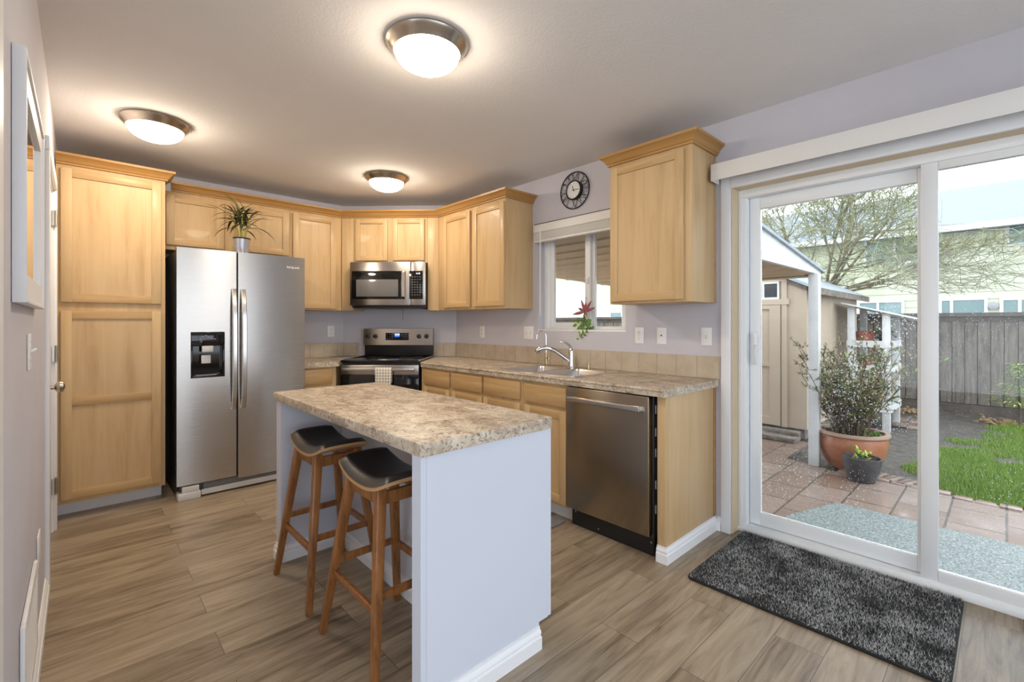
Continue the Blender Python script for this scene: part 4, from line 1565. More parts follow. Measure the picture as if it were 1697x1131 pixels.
t = thing('door_valance', 'long white blind valance above the sliding patio door', 'valance', (XW, 1.172, 2.062), RT)
VL = 1.172 - (YD - 0.12)
mb = MB()
mb.box(0, VL, -0.125, -0.118, 0.0, 0.095, 0.002)
mb.box(0, 0.006, -0.118, -0.019, 0.0, 0.095, 0.002)
mb.box(VL - 0.006, VL, -0.118, -0.019, 0.0, 0.095, 0.002)
mb.box(0.006, VL - 0.006, -0.118, -0.019, 0.089, 0.095, 0.001)
mb.build('valance_board', M['blind'], t)
MB().box(0.03, VL - 0.03, -0.085, -0.040, 0.045, 0.088, 0.003).build('head_rail', M['light_grey'], t)

# ------------------------------------------------------------------ switches and outlets
def plate(kind, label, p, rz, w=0.068, h=0.110, group=None, gang=1):
    t_ = thing('wall_plate' if kind != 'outlet' else 'power_outlet', label, {'outlet': 'outlet', 'switch': 'light switch', 'jack': 'wall plate', 'blank': 'wall plate'}[kind], p, rz, group)
    MB().box(-w / 2, w / 2, -0.006, -0.0005, -h / 2, h / 2, 0.0025).build('cover_plate', M['plate'], t_)
    if kind == 'outlet':
        for zz in (-0.020, 0.020):
            s_ = MB().lathe([(0.0165, 0), (0.0165, 0.0016)], 20, Matrix.Translation((0, -0.006, zz)) @ Matrix.Rotation(pi / 2, 4, 'X')).build('socket', M['plate'], t_)
            m_ = MB().box(-0.0072, -0.0050, -0.0080, -0.0074, zz - 0.002, zz + 0.007).box(0.0050, 0.0072, -0.0080, -0.0074, zz - 0.002, zz + 0.007)
            m_.box(-0.002, 0.002, -0.0080, -0.0074, zz - 0.010, zz - 0.006)
            m_.build('slots', M['dark_slot'], s_)
        MB().lathe([(0.003, 0), (0.003, 0.001)], 10, Matrix.Translation((0, -0.006, 0)) @ Matrix.Rotation(pi / 2, 4, 'X')).build('screw', M['light_grey'], t_)
    elif kind == 'switch':
        for g_ in range(gang):
            x = (g_ - (gang - 1) / 2) * 0.045
            MB().box(x - 0.006, x + 0.006, -0.0075, -0.005, -0.012, 0.012, 0.001).build('toggle_slot', M['light_grey'], t_)
            m_ = MB()
            m_.bar((x, -0.006, 0.0), (x, -0.020, 0.009), 0.008, 0.008, 0.006, 0.006, 0.001)
            m_.build('toggle', M['plate'], t_)
        m_ = MB()
        for zz in (-0.03, 0.03):
            m_.lathe([(0.003, 0), (0.003, 0.001)], 10, Matrix.Translation((0, -0.006, zz)) @ Matrix.Rotation(pi / 2, 4, 'X'))
        m_.build('screws', M['light_grey'], t_)
    elif kind == 'jack':
        MB().lathe([(0.005, 0), (0.005, 0.004), (0.003, 0.005)], 14, Matrix.Translation((0, -0.006, 0.004)) @ Matrix.Rotation(pi / 2, 4, 'X')).build('jack', M['dark_slot'], t_)
    return t_


plate('outlet', 'white outlet under the right wall cabinet, nearest the window', (XW, 1.714, 1.154), RT)
plate('jack', 'white cable jack plate under the right wall cabinet, between outlet and switch', (XW, 1.548, 1.154), RT)
plate('switch', 'white light switch on the wall just left of the patio door', (XW, 1.250, 1.156), RT)
plate('switch', 'white double plate on the wall above the sink, left of the window', (XW, 2.782, 1.157), RT, w=0.115, gang=2)
plate('outlet', 'white outlet under the two-door wall cabinet, right of the stove', (XW, 3.405, 1.156), RT)
plate('outlet', 'white outlet on the wall between fridge and stove', (1.843, YB, 1.157), 0)
plate('switch', 'white light switch on the left wall below the mirror', (XL, 2.06, 1.150), pi / 2)
plate('blank', 'white blank plate low on the left wall beside the door casing', (XL, 2.50, 0.385), pi / 2, w=0.11, h=0.115)

# ------------------------------------------------------------------ mirror and vent grille on the left wall (local x runs away from camera)
t = thing('wall_mirror', 'white framed mirror hanging on the left wall', 'mirror', (XL, 1.592, 1.287), pi / 2)
mw_, mh_ = 0.735, 0.612
fw_ = 0.075
mb = MB()
e_ = 0.012
for (a, b, c, d) in ((e_, fw_, e_, mh_ - e_), (mw_ - fw_, mw_ - e_, e_, mh_ - e_), (fw_, mw_ - fw_, e_, fw_), (fw_, mw_ - fw_, mh_ - fw_, mh_ - e_)):
    mb.box(a, b, -0.020, -0.001, c, d)
mb.box(0, e_, -0.026, -0.001, 0, mh_, 0.002).box(mw_ - e_, mw_, -0.026, -0.001, 0, mh_, 0.002)
mb.box(e_, mw_ - e_, -0.026, -0.001, 0, e_, 0.002).box(e_, mw_ - e_, -0.026, -0.001, mh_ - e_, mh_, 0.002)
mb.build('frame', M['white'], t)
MB().box(fw_ - 0.004, mw_ - fw_ + 0.004, -0.012, -0.006, fw_ - 0.004, mh_ - fw_ + 0.004).build('mirror_glass', M['mirror'], t)

t = thing('vent_grille', 'white return air grille low on the left wall', 'vent', (XL, 1.785, 0.14), pi / 2)
gw, gh = 0.49, 0.285
mb = MB()
for (a, b, c, d) in ((0, 0.03, 0, gh), (gw - 0.03, gw, 0, gh), (0.03, gw - 0.03, 0, 0.03), (0.03, gw - 0.03, gh - 0.03, gh)):
    mb.box(a, b, -0.012, -0.001, c, d, 0.003)
mb.build('frame', M['white'], t)
mb = MB()
for k in range(14):
    zz = 0.037 + k * 0.0155
    mb.box(0.03, gw - 0.03, -0.0105, -0.0015, zz, zz + 0.008)
mb.build('louvers', M['white'], t)
MB().box(0.028, gw - 0.028, -0.0013, -0.0006, 0.028, gh - 0.028).build('back_plate', M['grey_print'], t)

# ------------------------------------------------------------------ plant hanging at the sink window
t = thing('hanging_plant', 'small plant with pink star bloom and trailing green leaves hanging before the sink window', 'plant', (2.818, 2.205, 1.1395))
mb = MB().lathe([(0.006, 0.05), (0.024, 0.055), (0.030, 0.09), (0.022, 0.125), (0.013, 0.14)], 20, cap1=False)
mb.build('glass_vial', glass('vial_glass'), t)
mb = MB().tube([(0, 0, 0.14), (0.01, 0, 0.23), (0.02, 0, 0.30)], 0.0016, 6)
mb.tube([(0, 0, 0.07), (-0.002, 0.003, 0.16), (0, 0, 0.20)], 0.004, 6)
mb.build('stalk', M['stem'], t)
V, Fc = [], []
rr = random.Random(11)
for k, (dy, dz, ln) in enumerate(((0.25, 0.95, 0.075), (-0.62, 0.78, 0.085), (-0.9, 0.35, 0.075), (0.95, -0.12, 0.085), (-0.2, 0.9, 0.06), (0.5, 0.3, 0.05), (-0.4, -0.3, 0.035))):
    blade(V, Fc, (0, 0, 0.185), (rr.uniform(-0.25, 0.1), dy, dz), ln * 1.35, 0.026, 0.1, 5, up=Vector((1, 0, 0)))
raw_mesh('bloom', V, Fc, M['leaf_red'], t)
V, Fc, mi_ = [], [], []
for k in range(75):
    p = Vector((rr.uniform(-0.035, 0.012), rr.gauss(0.008, 0.045), rr.uniform(0.01, 0.135)))
    if p.z < 0.05:
        p.y *= 0.5
    a = rr.uniform(0, 2 * pi)
    blade(V, Fc, p, (-0.4, cos(a), sin(a) - 0.2), rr.uniform(0.028, 0.044), rr.uniform(0.018, 0.028), 0.5, 3, up=Vector((1, 0, 0.2)), midx=mi_, mi=rr.choice([0, 0, 0, 1]))
for k in range(10):
    p = Vector((rr.uniform(-0.03, -0.006), rr.gauss(0.004, 0.012), rr.uniform(-0.035, 0.01)))
    a = rr.uniform(0, 2 * pi)
    blade(V, Fc, p, (-0.3, cos(a), sin(a)), 0.022, 0.016, 0.5, 3, up=Vector((1, 0, 0.2)), midx=mi_, mi=rr.choice([0, 1]))
raw_mesh('foliage', V, Fc, [M['leaf_green'], M['leaf_white']], t, mi_)

# ================================================================== outdoors
mb = MB().box(XO + 0.0, 40, -14, 16, ZG - 0.3, ZG - 0.03)
struct(mb.build('ground', M['soil'], smooth=False), 'bare wet soil of the back yard', 'ground')
mb = MB()
mb.prism([(XO + 0.005, -8), (5.15, -8), (5.30, 0.3), (5.36, 1.15), (5.50, 1.60), (6.42, 1.62), (6.42, 8), (XO + 0.005, 8)], ZG - 0.06, ZG)
struct(mb.build('patio', M['paver'], smooth=False), 'wet pinkish paver patio outside the sliding door', 'patio')
mb = MB()
for k in range(40):
    y = -4.0 + k * 0.135
    x = 5.21 + 0.02 * (y + 1) if y < 0.3 else 5.285 + 0.08 * (y - 0.3)
    if y < 1.05:
        mb.box(x, x + 0.11, y, y + 0.125, ZG - 0.05, ZG + 0.006 + 0.004 * (k % 3), 0.008)
o = mb.build('paver_edging', M['paver'])
struct(o, 'row of small edging pavers between patio and lawn', 'edging')
mb = MB().prism([(XO + 0.005, -6), (4.45, -6), (4.42, 0.93), (3.85, 1.12), (XO + 0.005, 1.16)], ZG - 0.05, ZG + 0.004)
struct(mb.build('aggregate_slab', M['aggregate'], smooth=False), 'speckled pale aggregate slab just outside the patio door', 'slab')
# house foundation below the wall
mb = MB().box(XW, XO, YA, 4.75, ZG - 0.2, -0.081)
struct(mb.build('foundation', M['white'], smooth=False), 'foundation below the right wall', 'foundation')

# lawn
V, Fc, mi_ = [], [], []
rr = random.Random(21)
def lawn_cover(x, y):
    n = noise.noise(Vector((x * 0.9, y * 0.9, 0.0))) + 0.5 * noise.noise(Vector((x * 2.3, y * 2.3, 4.0)))
    edge = 0.62 - 1.9 * (y - 0.02 - 0.05 * (x - 5.5)) - 0.22 * max(0, x - 6.9)
    return n * 1.1 + edge * 0.8 - 0.1
cnt = 0
while cnt < 60000:
    x = 5.34 + 4.6 * rr.random() ** 1.5
    y = rr.uniform(-1.2, 1.0)
    if y < -0.11 * x + 0.15:
        continue
    if lawn_cover(x, y) < 0.28 + rr.uniform(-0.16, 0.16):
        cnt += 0.3
        continue
    a = rr.uniform(0, 2 * pi)
    h = rr.uniform(0.02, 0.055)
    w = 0.004
    l = rr.uniform(0.0, 0.03)
    i = len(V)
    V += [(x - w * sin(a), y + w * cos(a), ZG - 0.035), (x + w * sin(a), y - w * cos(a), ZG - 0.035), (x + l * cos(a), y + l * sin(a), ZG - 0.03 + h)]
    Fc.append((i, i + 1, i + 2))
    mi_.append(0 if rr.random() < 0.65 else 1)
    cnt += 1
o = raw_mesh('lawn_grass', V, Fc, [M['grass_a'], M['grass_b']], None, mi_)
tag(o, 'patchy bright green lawn beside the patio', 'grass', kind='stuff')

# patio cover on posts
t = thing('patio_cover', 'tan-lined patio roof on white posts outside the kitchen window', 'patio cover', (0, 0, 0))
def zr(x):
    return 2.075 - 0.126 * (x - 2.95)
foot_ = [(2.96, 1.36), (5.56, 1.36), (5.56, 3.55), (3.7, 4.57), (2.96, 4.57)]
mb = MB()
b = bmesh.new()
lo = [b.verts.new((x, y, zr(x) - 0.03)) for x, y in foot_]
hi = [b.verts.new((x, y, zr(x) + 0.03)) for x, y in foot_]
b.faces.new(lo[::-1]); b.faces.new(hi)
for i in range(5):
    b.faces.new((lo[i], lo[(i + 1) % 5], hi[(i + 1) % 5], hi[i]))
bmesh.ops.recalc_face_normals(b, faces=b.faces)
mb._merge(b)
mb.build('roof_deck', M['soffit'], t, smooth=False)
mb = MB()
for k in range(11):
    x = 3.15 + k * 0.22
    y1 = 4.5 if x < 3.7 else 4.57 - (x - 3.7) * 0.548 - 0.05
    mb.box(x, x + 0.025, 1.40, y1, zr(x) - 0.048, zr(x) - 0.030)
mb.build('soffit_battens', M['soffit'], t, smooth=False)
# gable end board: triangle in the plane y = 1.34
mb = MB()
tri = [(2.96, zr(2.96) + 0.03), (2.96, 1.742), (5.60, 1.742), (5.60, zr(5.60) + 0.03)]
mb.prism(tri, 1.315, 1.355, M=RYX)
mb.build('gable_board', M['ext_white'], t, smooth=False)
MB().prism([(2.96, zr(2.96) + 0.03), (5.68, zr(5.68) + 0.03), (5.68, zr(5.68) + 0.055), (2.96, zr(2.96) + 0.055)], 1.29, 1.37, M=RYX).build('drip_edge', M['shed_roof'], t, smooth=False)
MB().box(5.42, 5.50, 1.36, 3.60, 1.712, zr(5.5) - 0.031).build('beam', M['soffit'], t)
MB().box(5.395, 5.485, 1.285, 1.375, ZG + 0.001, 1.742, 0.004).build('post', M['ext_white'], t)
MB().box(5.40, 5.49, 3.50, 3.59, ZG + 0.001, 1.70, 0.004).build('post', M['ext_white'], t)
MB().tube([(5.52, 3.46, 1.72), (5.50, 3.43, 1.60), (5.46, 3.42, 1.50), (5.46, 3.42, ZG + 0.04)], 0.035, 10).build('downspout', M['ext_white'], t)

# shed
t = thing('garden_shed', 'tan wooden garden shed with grey roof behind the patio post', 'shed', (6.5, 1.67, ZG))
SH, SD, SWD = 1.90, 2.75, 2.5
MB().box(0, SD, 0, SWD, 0.13, SH).build('walls', M['shed'], t, smooth=False)
MB().box(0.03, SD - 0.03, 0.03, SWD - 0.03, 0, 0.13).build('base_skirt', M['shed_base'], t, smooth=False)
mb = MB()
mb.box(-0.30, -0.05, 0.05, SWD, 0.001, 0.06, 0.01).box(-0.14, -0.02, 0.05, SWD, 0.05, 0.11, 0.01)
mb.build('threshold_step', M['shed_base'], t)
RYZ = Matrix(((0, 0, 1, 0), (1, 0, 0, 0), (0, 1, 0, 0), (0, 0, 0, 1)))
PT = 0.49
yr = SWD / 2
MB().prism([(0, SH), (SWD, SH), (yr, SH + PT * yr)], 0.0, SD, M=RYZ).build('gable', M['shed'], t, smooth=False)
mb = MB()
for sg in (1, -1):
    f_ = (lambda y: y) if sg == 1 else (lambda y: SWD - y)
    mb.prism([(f_(-0.13), SH - 0.13 * PT), (f_(yr), SH + PT * yr), (f_(yr), SH + PT * yr + 0.035), (f_(-0.13), SH - 0.13 * PT + 0.035)], -0.10, SD + 0.12, M=RYZ)
mb.build('roof', M['shed_roof'], t, smooth=False)
mb = MB().box(-0.10, SD + 0.12, -0.145, -0.131, SH - 0.13 * PT - 0.05, SH - 0.13 * PT + 0.03)
mb.prism([(0.0, SH - 0.06), (yr, SH + PT * yr - 0.06), (yr, SH + PT * yr), (0.0, SH)], -0.022, 0.0, M=RYZ)
mb.build('eave_board', M['shed_base'], t, smooth=False)
mb = MB()
mb.box(-0.025, 0.0, 0.215, 0.275, 0.13, 2.02).box(-0.025, 0, 1.36, 1.42, 0.13, 2.02)
mb.box(-0.032, 0, 0.19, 1.45, 1.675, 1.745).box(-0.025, 0, 0.275, 1.36, 1.97, 2.02)
mb.build('door_trim', M['shed_trim'], t, smooth=False)
d = MB().box(-0.014, 0.0, 0.285, 1.35, 0.14, 1.67).build('shed_door', M['shed'], t, smooth=False)
mb = MB()
mb.box(-0.034, -0.014, 0.285, 0.41, 0.14, 1.67).box(-0.034, -0.014, 1.22, 1.35, 0.14, 1.67)
mb.box(-0.034, -0.014, 0.41, 1.22, 0.14, 0.24).box(-0.034, -0.014, 0.41, 1.22, 0.885, 0.93).box(-0.034, -0.014, 0.41, 1.22, 1.62, 1.67)
mb.build('door_frame_boards', M['shed_trim'], d, smooth=False)
w = MB()
w.box(-0.03, 0, 0.30, 1.33, 1.745, 1.77).box(-0.03, 0, 0.30, 1.33, 1.945, 1.97)
for yy in (0.30, 0.475, 0.66, 0.845, 1.03, 1.305):
    w.box(-0.03, 0, yy, yy + 0.022, 1.77, 1.945)
w = w.build('transom_window', M['ext_white'], t, smooth=False)
MB().box(-0.012, -0.004, 0.32, 1.31, 1.77, 1.945).build('pane', pbsdf('dark_shed_glass', (0.06, 0.065, 0.075), 0.08), w)

# fence
t = thing('wood_fence', 'weathered grey board fence along the back of the yard', 'fence', (10.55, -5, ZG - 0.03))
mb = MB()
rr = random.Random(8)
for k in range(128):
    y = k * 0.148
    dz = rr.uniform(-0.01, 0.01)
    mb.box(rr.uniform(-0.012, 0.0), 0.02, y, y + 0.136, 0.16, 1.58 + dz)
mb.build('boards', M['fence'], t, smooth=False)
MB().box(0.022, 0.03, 0, 18.95, 0.15, 1.58).build('backing_boards', M['fence'], t, smooth=False)
MB().box(-0.10, 0.08, 0, 18.95, 1.580, 1.640).box(-0.03, 0.0, 0, 18.95, 1.50, 1.584).build('cap_rail', M['fence_cap'], t, smooth=False)
MB().box(-0.03, 0.025, 0, 18.95, 0.0, 0.15).build('kick_board', M['fence_cap'], t, smooth=False)

# neighbouring house
t = thing('neighbour_house', 'pale yellow two-storey house with grey roof behind the fence', 'house', (22.0, 0, ZG))
HZ = 4.62
MB().box(0.02, 8, -14, 32, 0, HZ).build('walls', M['siding'], t, smooth=False)
mb = MB()
zz = 0.3
while zz < HZ - 0.05:
    b = bmesh.new()
    vs = [b.verts.new(p) for p in ((0.0, -14, zz), (0.0, 32, zz), (0.019, 32, zz + 0.235), (0.019, -14, zz + 0.235))]
    b.faces.new(vs[::-1])
    vs2 = [b.verts.new(p) for p in ((0.0, -14, zz), (0.019, -14, zz), (0.019, 32, zz), (0.0, 32, zz))]
    b.faces.new(vs2)
    mb._merge(b)
    zz += 0.245
mb.build('lap_siding', M['siding'], t, smooth=False)
mb = MB().prism([(-0.6, HZ - 0.05), (6.2, HZ + 2.75), (6.2, HZ + 2.6), (0.0, HZ - 0.05)], -14.5, 32.5, M=RYX)
mb.build('roof', M['roof'], t, smooth=False)
MB().box(-0.72, -0.58, -14.5, 32.5, HZ - 0.10, HZ + 0.10, 0.02).build('gutter', M['ext_white'], t)


def hwin(y0, y1, z0, z1, mull=()):
    f = MB()
    f.box(-0.05, 0.02, y0 - 0.09, y0, z0 - 0.09, z1 + 0.09).box(-0.05, 0.02, y1, y1 + 0.09, z0 - 0.09, z1 + 0.09)
    f.box(-0.05, 0.02, y0, y1, z0 - 0.09, z0).box(-0.05, 0.02, y0, y1, z1, z1 + 0.09)
    for m_ in mull:
        f.box(-0.045, 0.02, m_ - 0.04, m_ + 0.04, z0, z1)
    f = f.build('window', M['ext_white'], t, smooth=False)
    MB().box(-0.02, -0.005, y0, y1, z0, z1).build('pane', M['house_glass'], f)


def hpx(px, py):
    """yard helper: where a sight line meets the house front (x = 22)"""
    a = radians(43.03)
    u, v = (px - 848.5) / 765.34, (py - 536.3) / 765.34
    dx, dy = cos(a) * u + sin(a), -sin(a) * u + cos(a)
    k = 22.0 / dx
    return dy * k, 1.237 - v * k - ZG


for (ax, ay, bx, by, mu) in ((1437, 386, 1528, 431, (1483,)), (1673, 376, 1730, 400, ()), (1561, 499, 1631, 530, (1577,)), (1663, 498, 1710, 530, (1690,)), (1425, 503, 1494, 530, (1455,)), (1013, 519, 1030, 528, ())):
    ya, za = hpx(ax, ay)
    yb_, zb = hpx(bx, by)
    hwin(min(ya, yb_), max(ya, yb_), min(za, zb), max(za, zb), [hpx(m_, ay)[0] for m_ in mu])
yv, zv = hpx(1646, 507)
MB().lathe([(0.13, 0), (0.13, 0.10), (0.06, 0.12)], 20, Matrix.Translation((0.0, yv, zv)) @ Matrix.Rotation(-pi / 2, 4, 'Y')).build('wall_vent', M['grey_print'], t)

# mossy bare tree behind the shed
t = thing('bare_tree', 'bare spreading tree with mossy branches behind the shed', 'tree', (10.0, 2.25, ZG - 0.03))
rr = random.Random(14)
TV, TF, TM = [], [], []


def seg(p, q, r0, r1, mi, n=5):
    d = (q - p).normalized()
    a = d.cross(Vector((0.3, 0.2, 1))).normalized()
    c = d.cross(a)
    i0 = len(TV)
    for (pt, r) in ((p, r0), (q, r1)):
        for k in range(n):
            an = 2 * pi * k / n
            TV.append(tuple(pt + (a * cos(an) + c * sin(an)) * r))
    for k in range(n):
        TF.append((i0 + k, i0 + (k + 1) % n, i0 + n + (k + 1) % n, i0 + n + k))
        TM.append(mi)


def grow(p, d, length, r, depth):
    n = 5
    q = p
    for i in range(n):
        d = (d + Vector((rr.gauss(0, 0.13), rr.gauss(0, 0.13), rr.gauss(0.0, 0.11)))).normalized()
        q2 = q + d * (length / n)
        if q2.y < -1.5 and q2.z > 2.75:
            return
        if q2.z < 1.93 and depth < 3 or q2.z < 1.8:
            return
        r1 = r * (1 - 0.10)
        seg(q, q2, r, r1, 0 if depth > 1 else 1, 5 if depth > 1 else 3)
        q, r = q2, r1
        if depth > 0 and i >= 1:
            for _ in range(2):
                sd = (d + Vector((rr.gauss(0, 0.7), rr.gauss(0, 0.7), rr.gauss(0.12, 0.5)))).normalized()
                grow(q, sd, length * rr.uniform(0.45, 0.7), max(0.0045, r * 0.58), depth - 1)


base_ = Vector((0, 0, 0))
tr_top = Vector((-0.1, -0.03, 1.95))
seg(base_, tr_top, 0.10, 0.085, 0, 8)
for dd_, ln in (((-0.55, 0.35, 0.75), 1.5), ((-0.8, -0.15, 0.70), 1.6), ((-0.65, -0.55, 0.62), 1.7), ((-0.1, 0.5, 0.9), 1.6), ((-0.25, -0.9, 0.45), 1.8), ((-0.4, -1.0, 0.22), 1.75), ((-0.5, -0.2, 0.95), 1.7), ((-0.55, -1.1, 0.42), 1.7), ((0.2, -0.3, 0.9), 1.6), ((-0.3, -0.6, 0.8), 1.6), ((-0.5, 0.6, 0.55), 1.5)):
    grow(tr_top, Vector(dd_).normalized(), ln, 0.026, 3)
raw_mesh('branches', TV, TF, [M['bark'], M['moss']], t, TM)

# potted shrub in a large terracotta pot
t = thing('potted_shrub', 'twiggy bronze-leaved shrub in a large terracotta pot beside the patio post', 'potted plant', (5.636, 1.056, ZG + 0.001))
MB().lathe([(0.17, 0), (0.20, 0.01), (0.245, 0.09), (0.280, 0.19), (0.288, 0.27), (0.282, 0.32), (0.296, 0.340), (0.296, 0.360), (0.265, 0.362), (0.255, 0.32)], 44, cap1=False).build('pot', M['terracotta'], t)
mb = MB()
mb.lathe([(0.292, 0.336), (0.305, 0.342), (0.305, 0.362), (0.262, 0.366), (0.258, 0.356)], 44, cap0=False, cap1=False)
mb.build('pot_rim', M['terracotta_rim'], t)
MB().lathe([(0.256, 0.31), (0.256, 0.322), (0.0, 0.335)], 30).build('soil', M['soil'], t)
mb = MB()
rr = random.Random(31)
TV, TF, TM = [], [], []
LV, LF, LM = [], [], []
for k in range(74):
    a = rr.uniform(0, 2 * pi)
    r0 = rr.uniform(0.01, 0.13)
    p = Vector((r0 * cos(a), r0 * sin(a), 0.32))
    lean = rr.uniform(0.05, 0.62)
    d = Vector((cos(a) * lean, sin(a) * lean, 1)).normalized()
    L_ = rr.uniform(0.35, 0.95)
    n = 6
    r = 0.007
    for i in range(n):
        d = (d + Vector((rr.gauss(0, 0.10), rr.gauss(0, 0.10), 0.02))).normalized()
        q = p + d * (L_ / n)
        seg(p, q, r, r * 0.85, 0, 4)
        r *= 0.85
        p = q
        if i >= 2:
            for _ in range(3):
                sd = (d + Vector((rr.gauss(0, 0.8), rr.gauss(0, 0.8), rr.gauss(0, 0.5)))).normalized()
                e = p + sd * rr.uniform(0.05, 0.13)
                seg(p, e, 0.003, 0.0015, 0, 3)
                for _l in range(9):
                    f = rr.uniform(0.3, 1.0)
                    ld = (sd + Vector((rr.gauss(0, 0.9), rr.gauss(0, 0.9), rr.gauss(0, 0.6)))).normalized()
                    blade(LV, LF, p + (e - p) * f, ld, rr.uniform(0.026, 0.052), rr.uniform(0.013, 0.021), 0.5, 2, midx=LM, mi=rr.choice([0, 0, 1, 1, 2]))
raw_mesh('stems', TV, TF, M['stem'], t, TM)
raw_mesh('foliage', LV, LF, [M['leaf_olive'], M['leaf_brown'], M['leaf_green']], t, LM)
LV, LF, LM = [], [], []
for k in range(160):
    a, r0 = rr.uniform(-2.6, 1.2), rr.uniform(0.06, 0.25)
    ld = Vector((rr.gauss(0, 1), rr.gauss(0, 1), rr.uniform(0.2, 1.0)))
    blade(LV, LF, (r0 * cos(a), r0 * sin(a), 0.33), ld, rr.uniform(0.04, 0.08), rr.uniform(0.02, 0.032), 0.9, 3, midx=LM, mi=rr.choice([0, 0, 0, 0, 1, 2]))
raw_mesh('underplanting', LV, LF, [M['leaf_green'], M['leaf_lime'], M['leaf_red']], t, LM)

# small dark pot in front of it
t = thing('potted_plant', 'small dark glazed pot with a yellow-green sprout in front of the terracotta pot', 'potted plant', (5.214, 0.903, ZG + 0.001))
MB().lathe([(0.085, 0), (0.10, 0.006), (0.135, 0.10), (0.146, 0.18), (0.150, 0.215), (0.138, 0.217), (0.132, 0.18)], 36, cap1=False).build('pot', M['dark_pot'], t)
MB().lathe([(0.134, 0.17), (0.134, 0.182), (0.0, 0.188)], 24).build('soil', M['soil'], t)
LV, LF, LM = [], [], []
for k in range(34):
    ld = Vector((rr.gauss(0, 0.7), rr.gauss(0.2, 0.7), rr.uniform(0.3, 1.0)))
    blade(LV, LF, (rr.gauss(0.04, 0.025), rr.gauss(0.01, 0.03), 0.185 + rr.uniform(0, 0.07)), ld, rr.uniform(0.03, 0.065), rr.uniform(0.014, 0.022), 0.8, 3, midx=LM, mi=rr.choice([0, 0, 1]))
raw_mesh('sprout', LV, LF, [M['leaf_lime'], M['leaf_green']], t, LM)

# loose paving bricks beside the pots
for k, (x, y, rz_, lb) in enumerate(((5.50, 0.825, 0.45, 'loose grey brick closest to the terracotta pot, at that end of the row of three'), (5.467, 0.715, 0.45, 'loose grey brick in the middle of the row of three by the pots'), (5.434, 0.605, 0.45, 'loose grey brick at the lawn end of the row of three by the pots'))):
    o = MB().box(-0.10, 0.10, -0.045, 0.045, 0.0, 0.045, 0.005).build('brick', M['paver'], None, loc=(x, y, ZG - 0.029), rz=rz_ - 0.75)
    tag(o, lb, 'brick', 'loose bricks by the pots')

# white potting rack
t = thing('plant_rack', 'white wooden three-shelf plant rack with slanted top by the shed', 'shelf', (7.88, 1.06, ZG - 0.03))
RD, RWY = 0.86, 0.455
HP = {(0, 0): 1.60, (1, 0): 1.55, (0, 1): 1.72, (1, 1): 1.68}
for (i, j), h in HP.items():
    x, y = (0 if i == 0 else RD - 0.07), (0 if j == 0 else RWY - 0.07)
    MB().box(x, x + 0.07, y, y + 0.085, 0, h, 0.003).build('post', M['ext_white'], t)
for z_, nm in ((0.33, 0), (0.86, 1), (1.20, 2)):
    m_ = MB()
    m_.box(-0.012, 0.0, 0.0, RWY + 0.015, z_ - 0.06, z_ + 0.03).box(RD, RD + 0.012, 0.0, RWY + 0.015, z_ - 0.06, z_ + 0.03)
    m_.box(0, RD, -0.012, 0, z_ - 0.06, z_ + 0.03).box(0, RD, RWY + 0.015, RWY + 0.027, z_ - 0.06, z_ + 0.03)
    m_.box(0.0, RD, 0.0, RWY + 0.015, z_ - 0.02, z_ - 0.001)
    m_.build('shelf', M['ext_white'], t, smooth=False)
b = bmesh.new()
vs = []
for dz in (0, 0.022):
    for (x, y, z_) in ((-0.08, -0.35, 1.50), (RD + 0.08, -0.35, 1.44), (RD + 0.08, RWY + 0.08, 1.70), (-0.08, RWY + 0.08, 1.745)):
        vs.append(b.verts.new((x, y, z_ + dz)))
for f in ((3, 2, 1, 0), (4, 5, 6, 7), (0, 1, 5, 4), (1, 2, 6, 5), (2, 3, 7, 6), (3, 0, 4, 7)):
    b.faces.new([vs[i] for i in f])
m_ = MB()
m_._merge(b)
m_.build('slanted_top', M['ext_white'], t, smooth=False)
# things on the rack
zb = ZG - 0.03 + 1.2005
t = thing('basket_planter', 'red woven basket planter on the top shelf of the white rack', 'planter', (8.10, 1.36, zb))
MB().lathe([(0.085, 0), (0.10, 0.01), (0.118, 0.15), (0.108, 0.152), (0.10, 0.12), (0.0, 0.12)], 26).build('basket', M['basket'], t)
LV, LF, LM = [], [], []
for k in range(40):
    ld = Vector((rr.gauss(0, 1), rr.gauss(0, 1), rr.uniform(0.2, 1)))
    blade(LV, LF, (rr.gauss(0, 0.05), rr.gauss(0, 0.05), 0.125), ld, rr.uniform(0.04, 0.08), 0.025, 0.8, 3, midx=LM, mi=rr.choice([0, 1]))
raw_mesh('foliage', LV, LF, [M['leaf_green'], M['leaf_dark']], t, LM)
t = thing('trailing_plant', 'dark leafy plant on the top shelf beside the red basket', 'plant', (8.13, 1.16, zb))
MB().lathe([(0.05, 0), (0.07, 0.08), (0.062, 0.08), (0.0, 0.07)], 20).build('pot', M['dark_pot'], t)
LV, LF, LM = [], [], []
for k in range(110):
    ld = Vector((rr.gauss(0, 1), rr.gauss(0, 1), rr.uniform(-0.5, 1)))
    blade(LV, LF, (rr.gauss(0, 0.05), rr.gauss(0, 0.05), 0.06 + rr.uniform(0, 0.12)), ld, rr.uniform(0.04, 0.08), 0.026, 1.0, 3, midx=LM, mi=rr.choice([0, 0, 1]))
raw_mesh('foliage', LV, LF, [M['leaf_dark'], M['leaf_green']], t, LM)
t = thing('dried_plant', 'dried brown plant on the middle shelf of the white rack', 'plant', (8.08, 1.36, ZG - 0.03 + 0.8605))
MB().lathe([(0.06, 0), (0.085, 0.09), (0.075, 0.09), (0.0, 0.08)], 20).build('pot', M['terracotta'], t)
LV, LF, LM = [], [], []
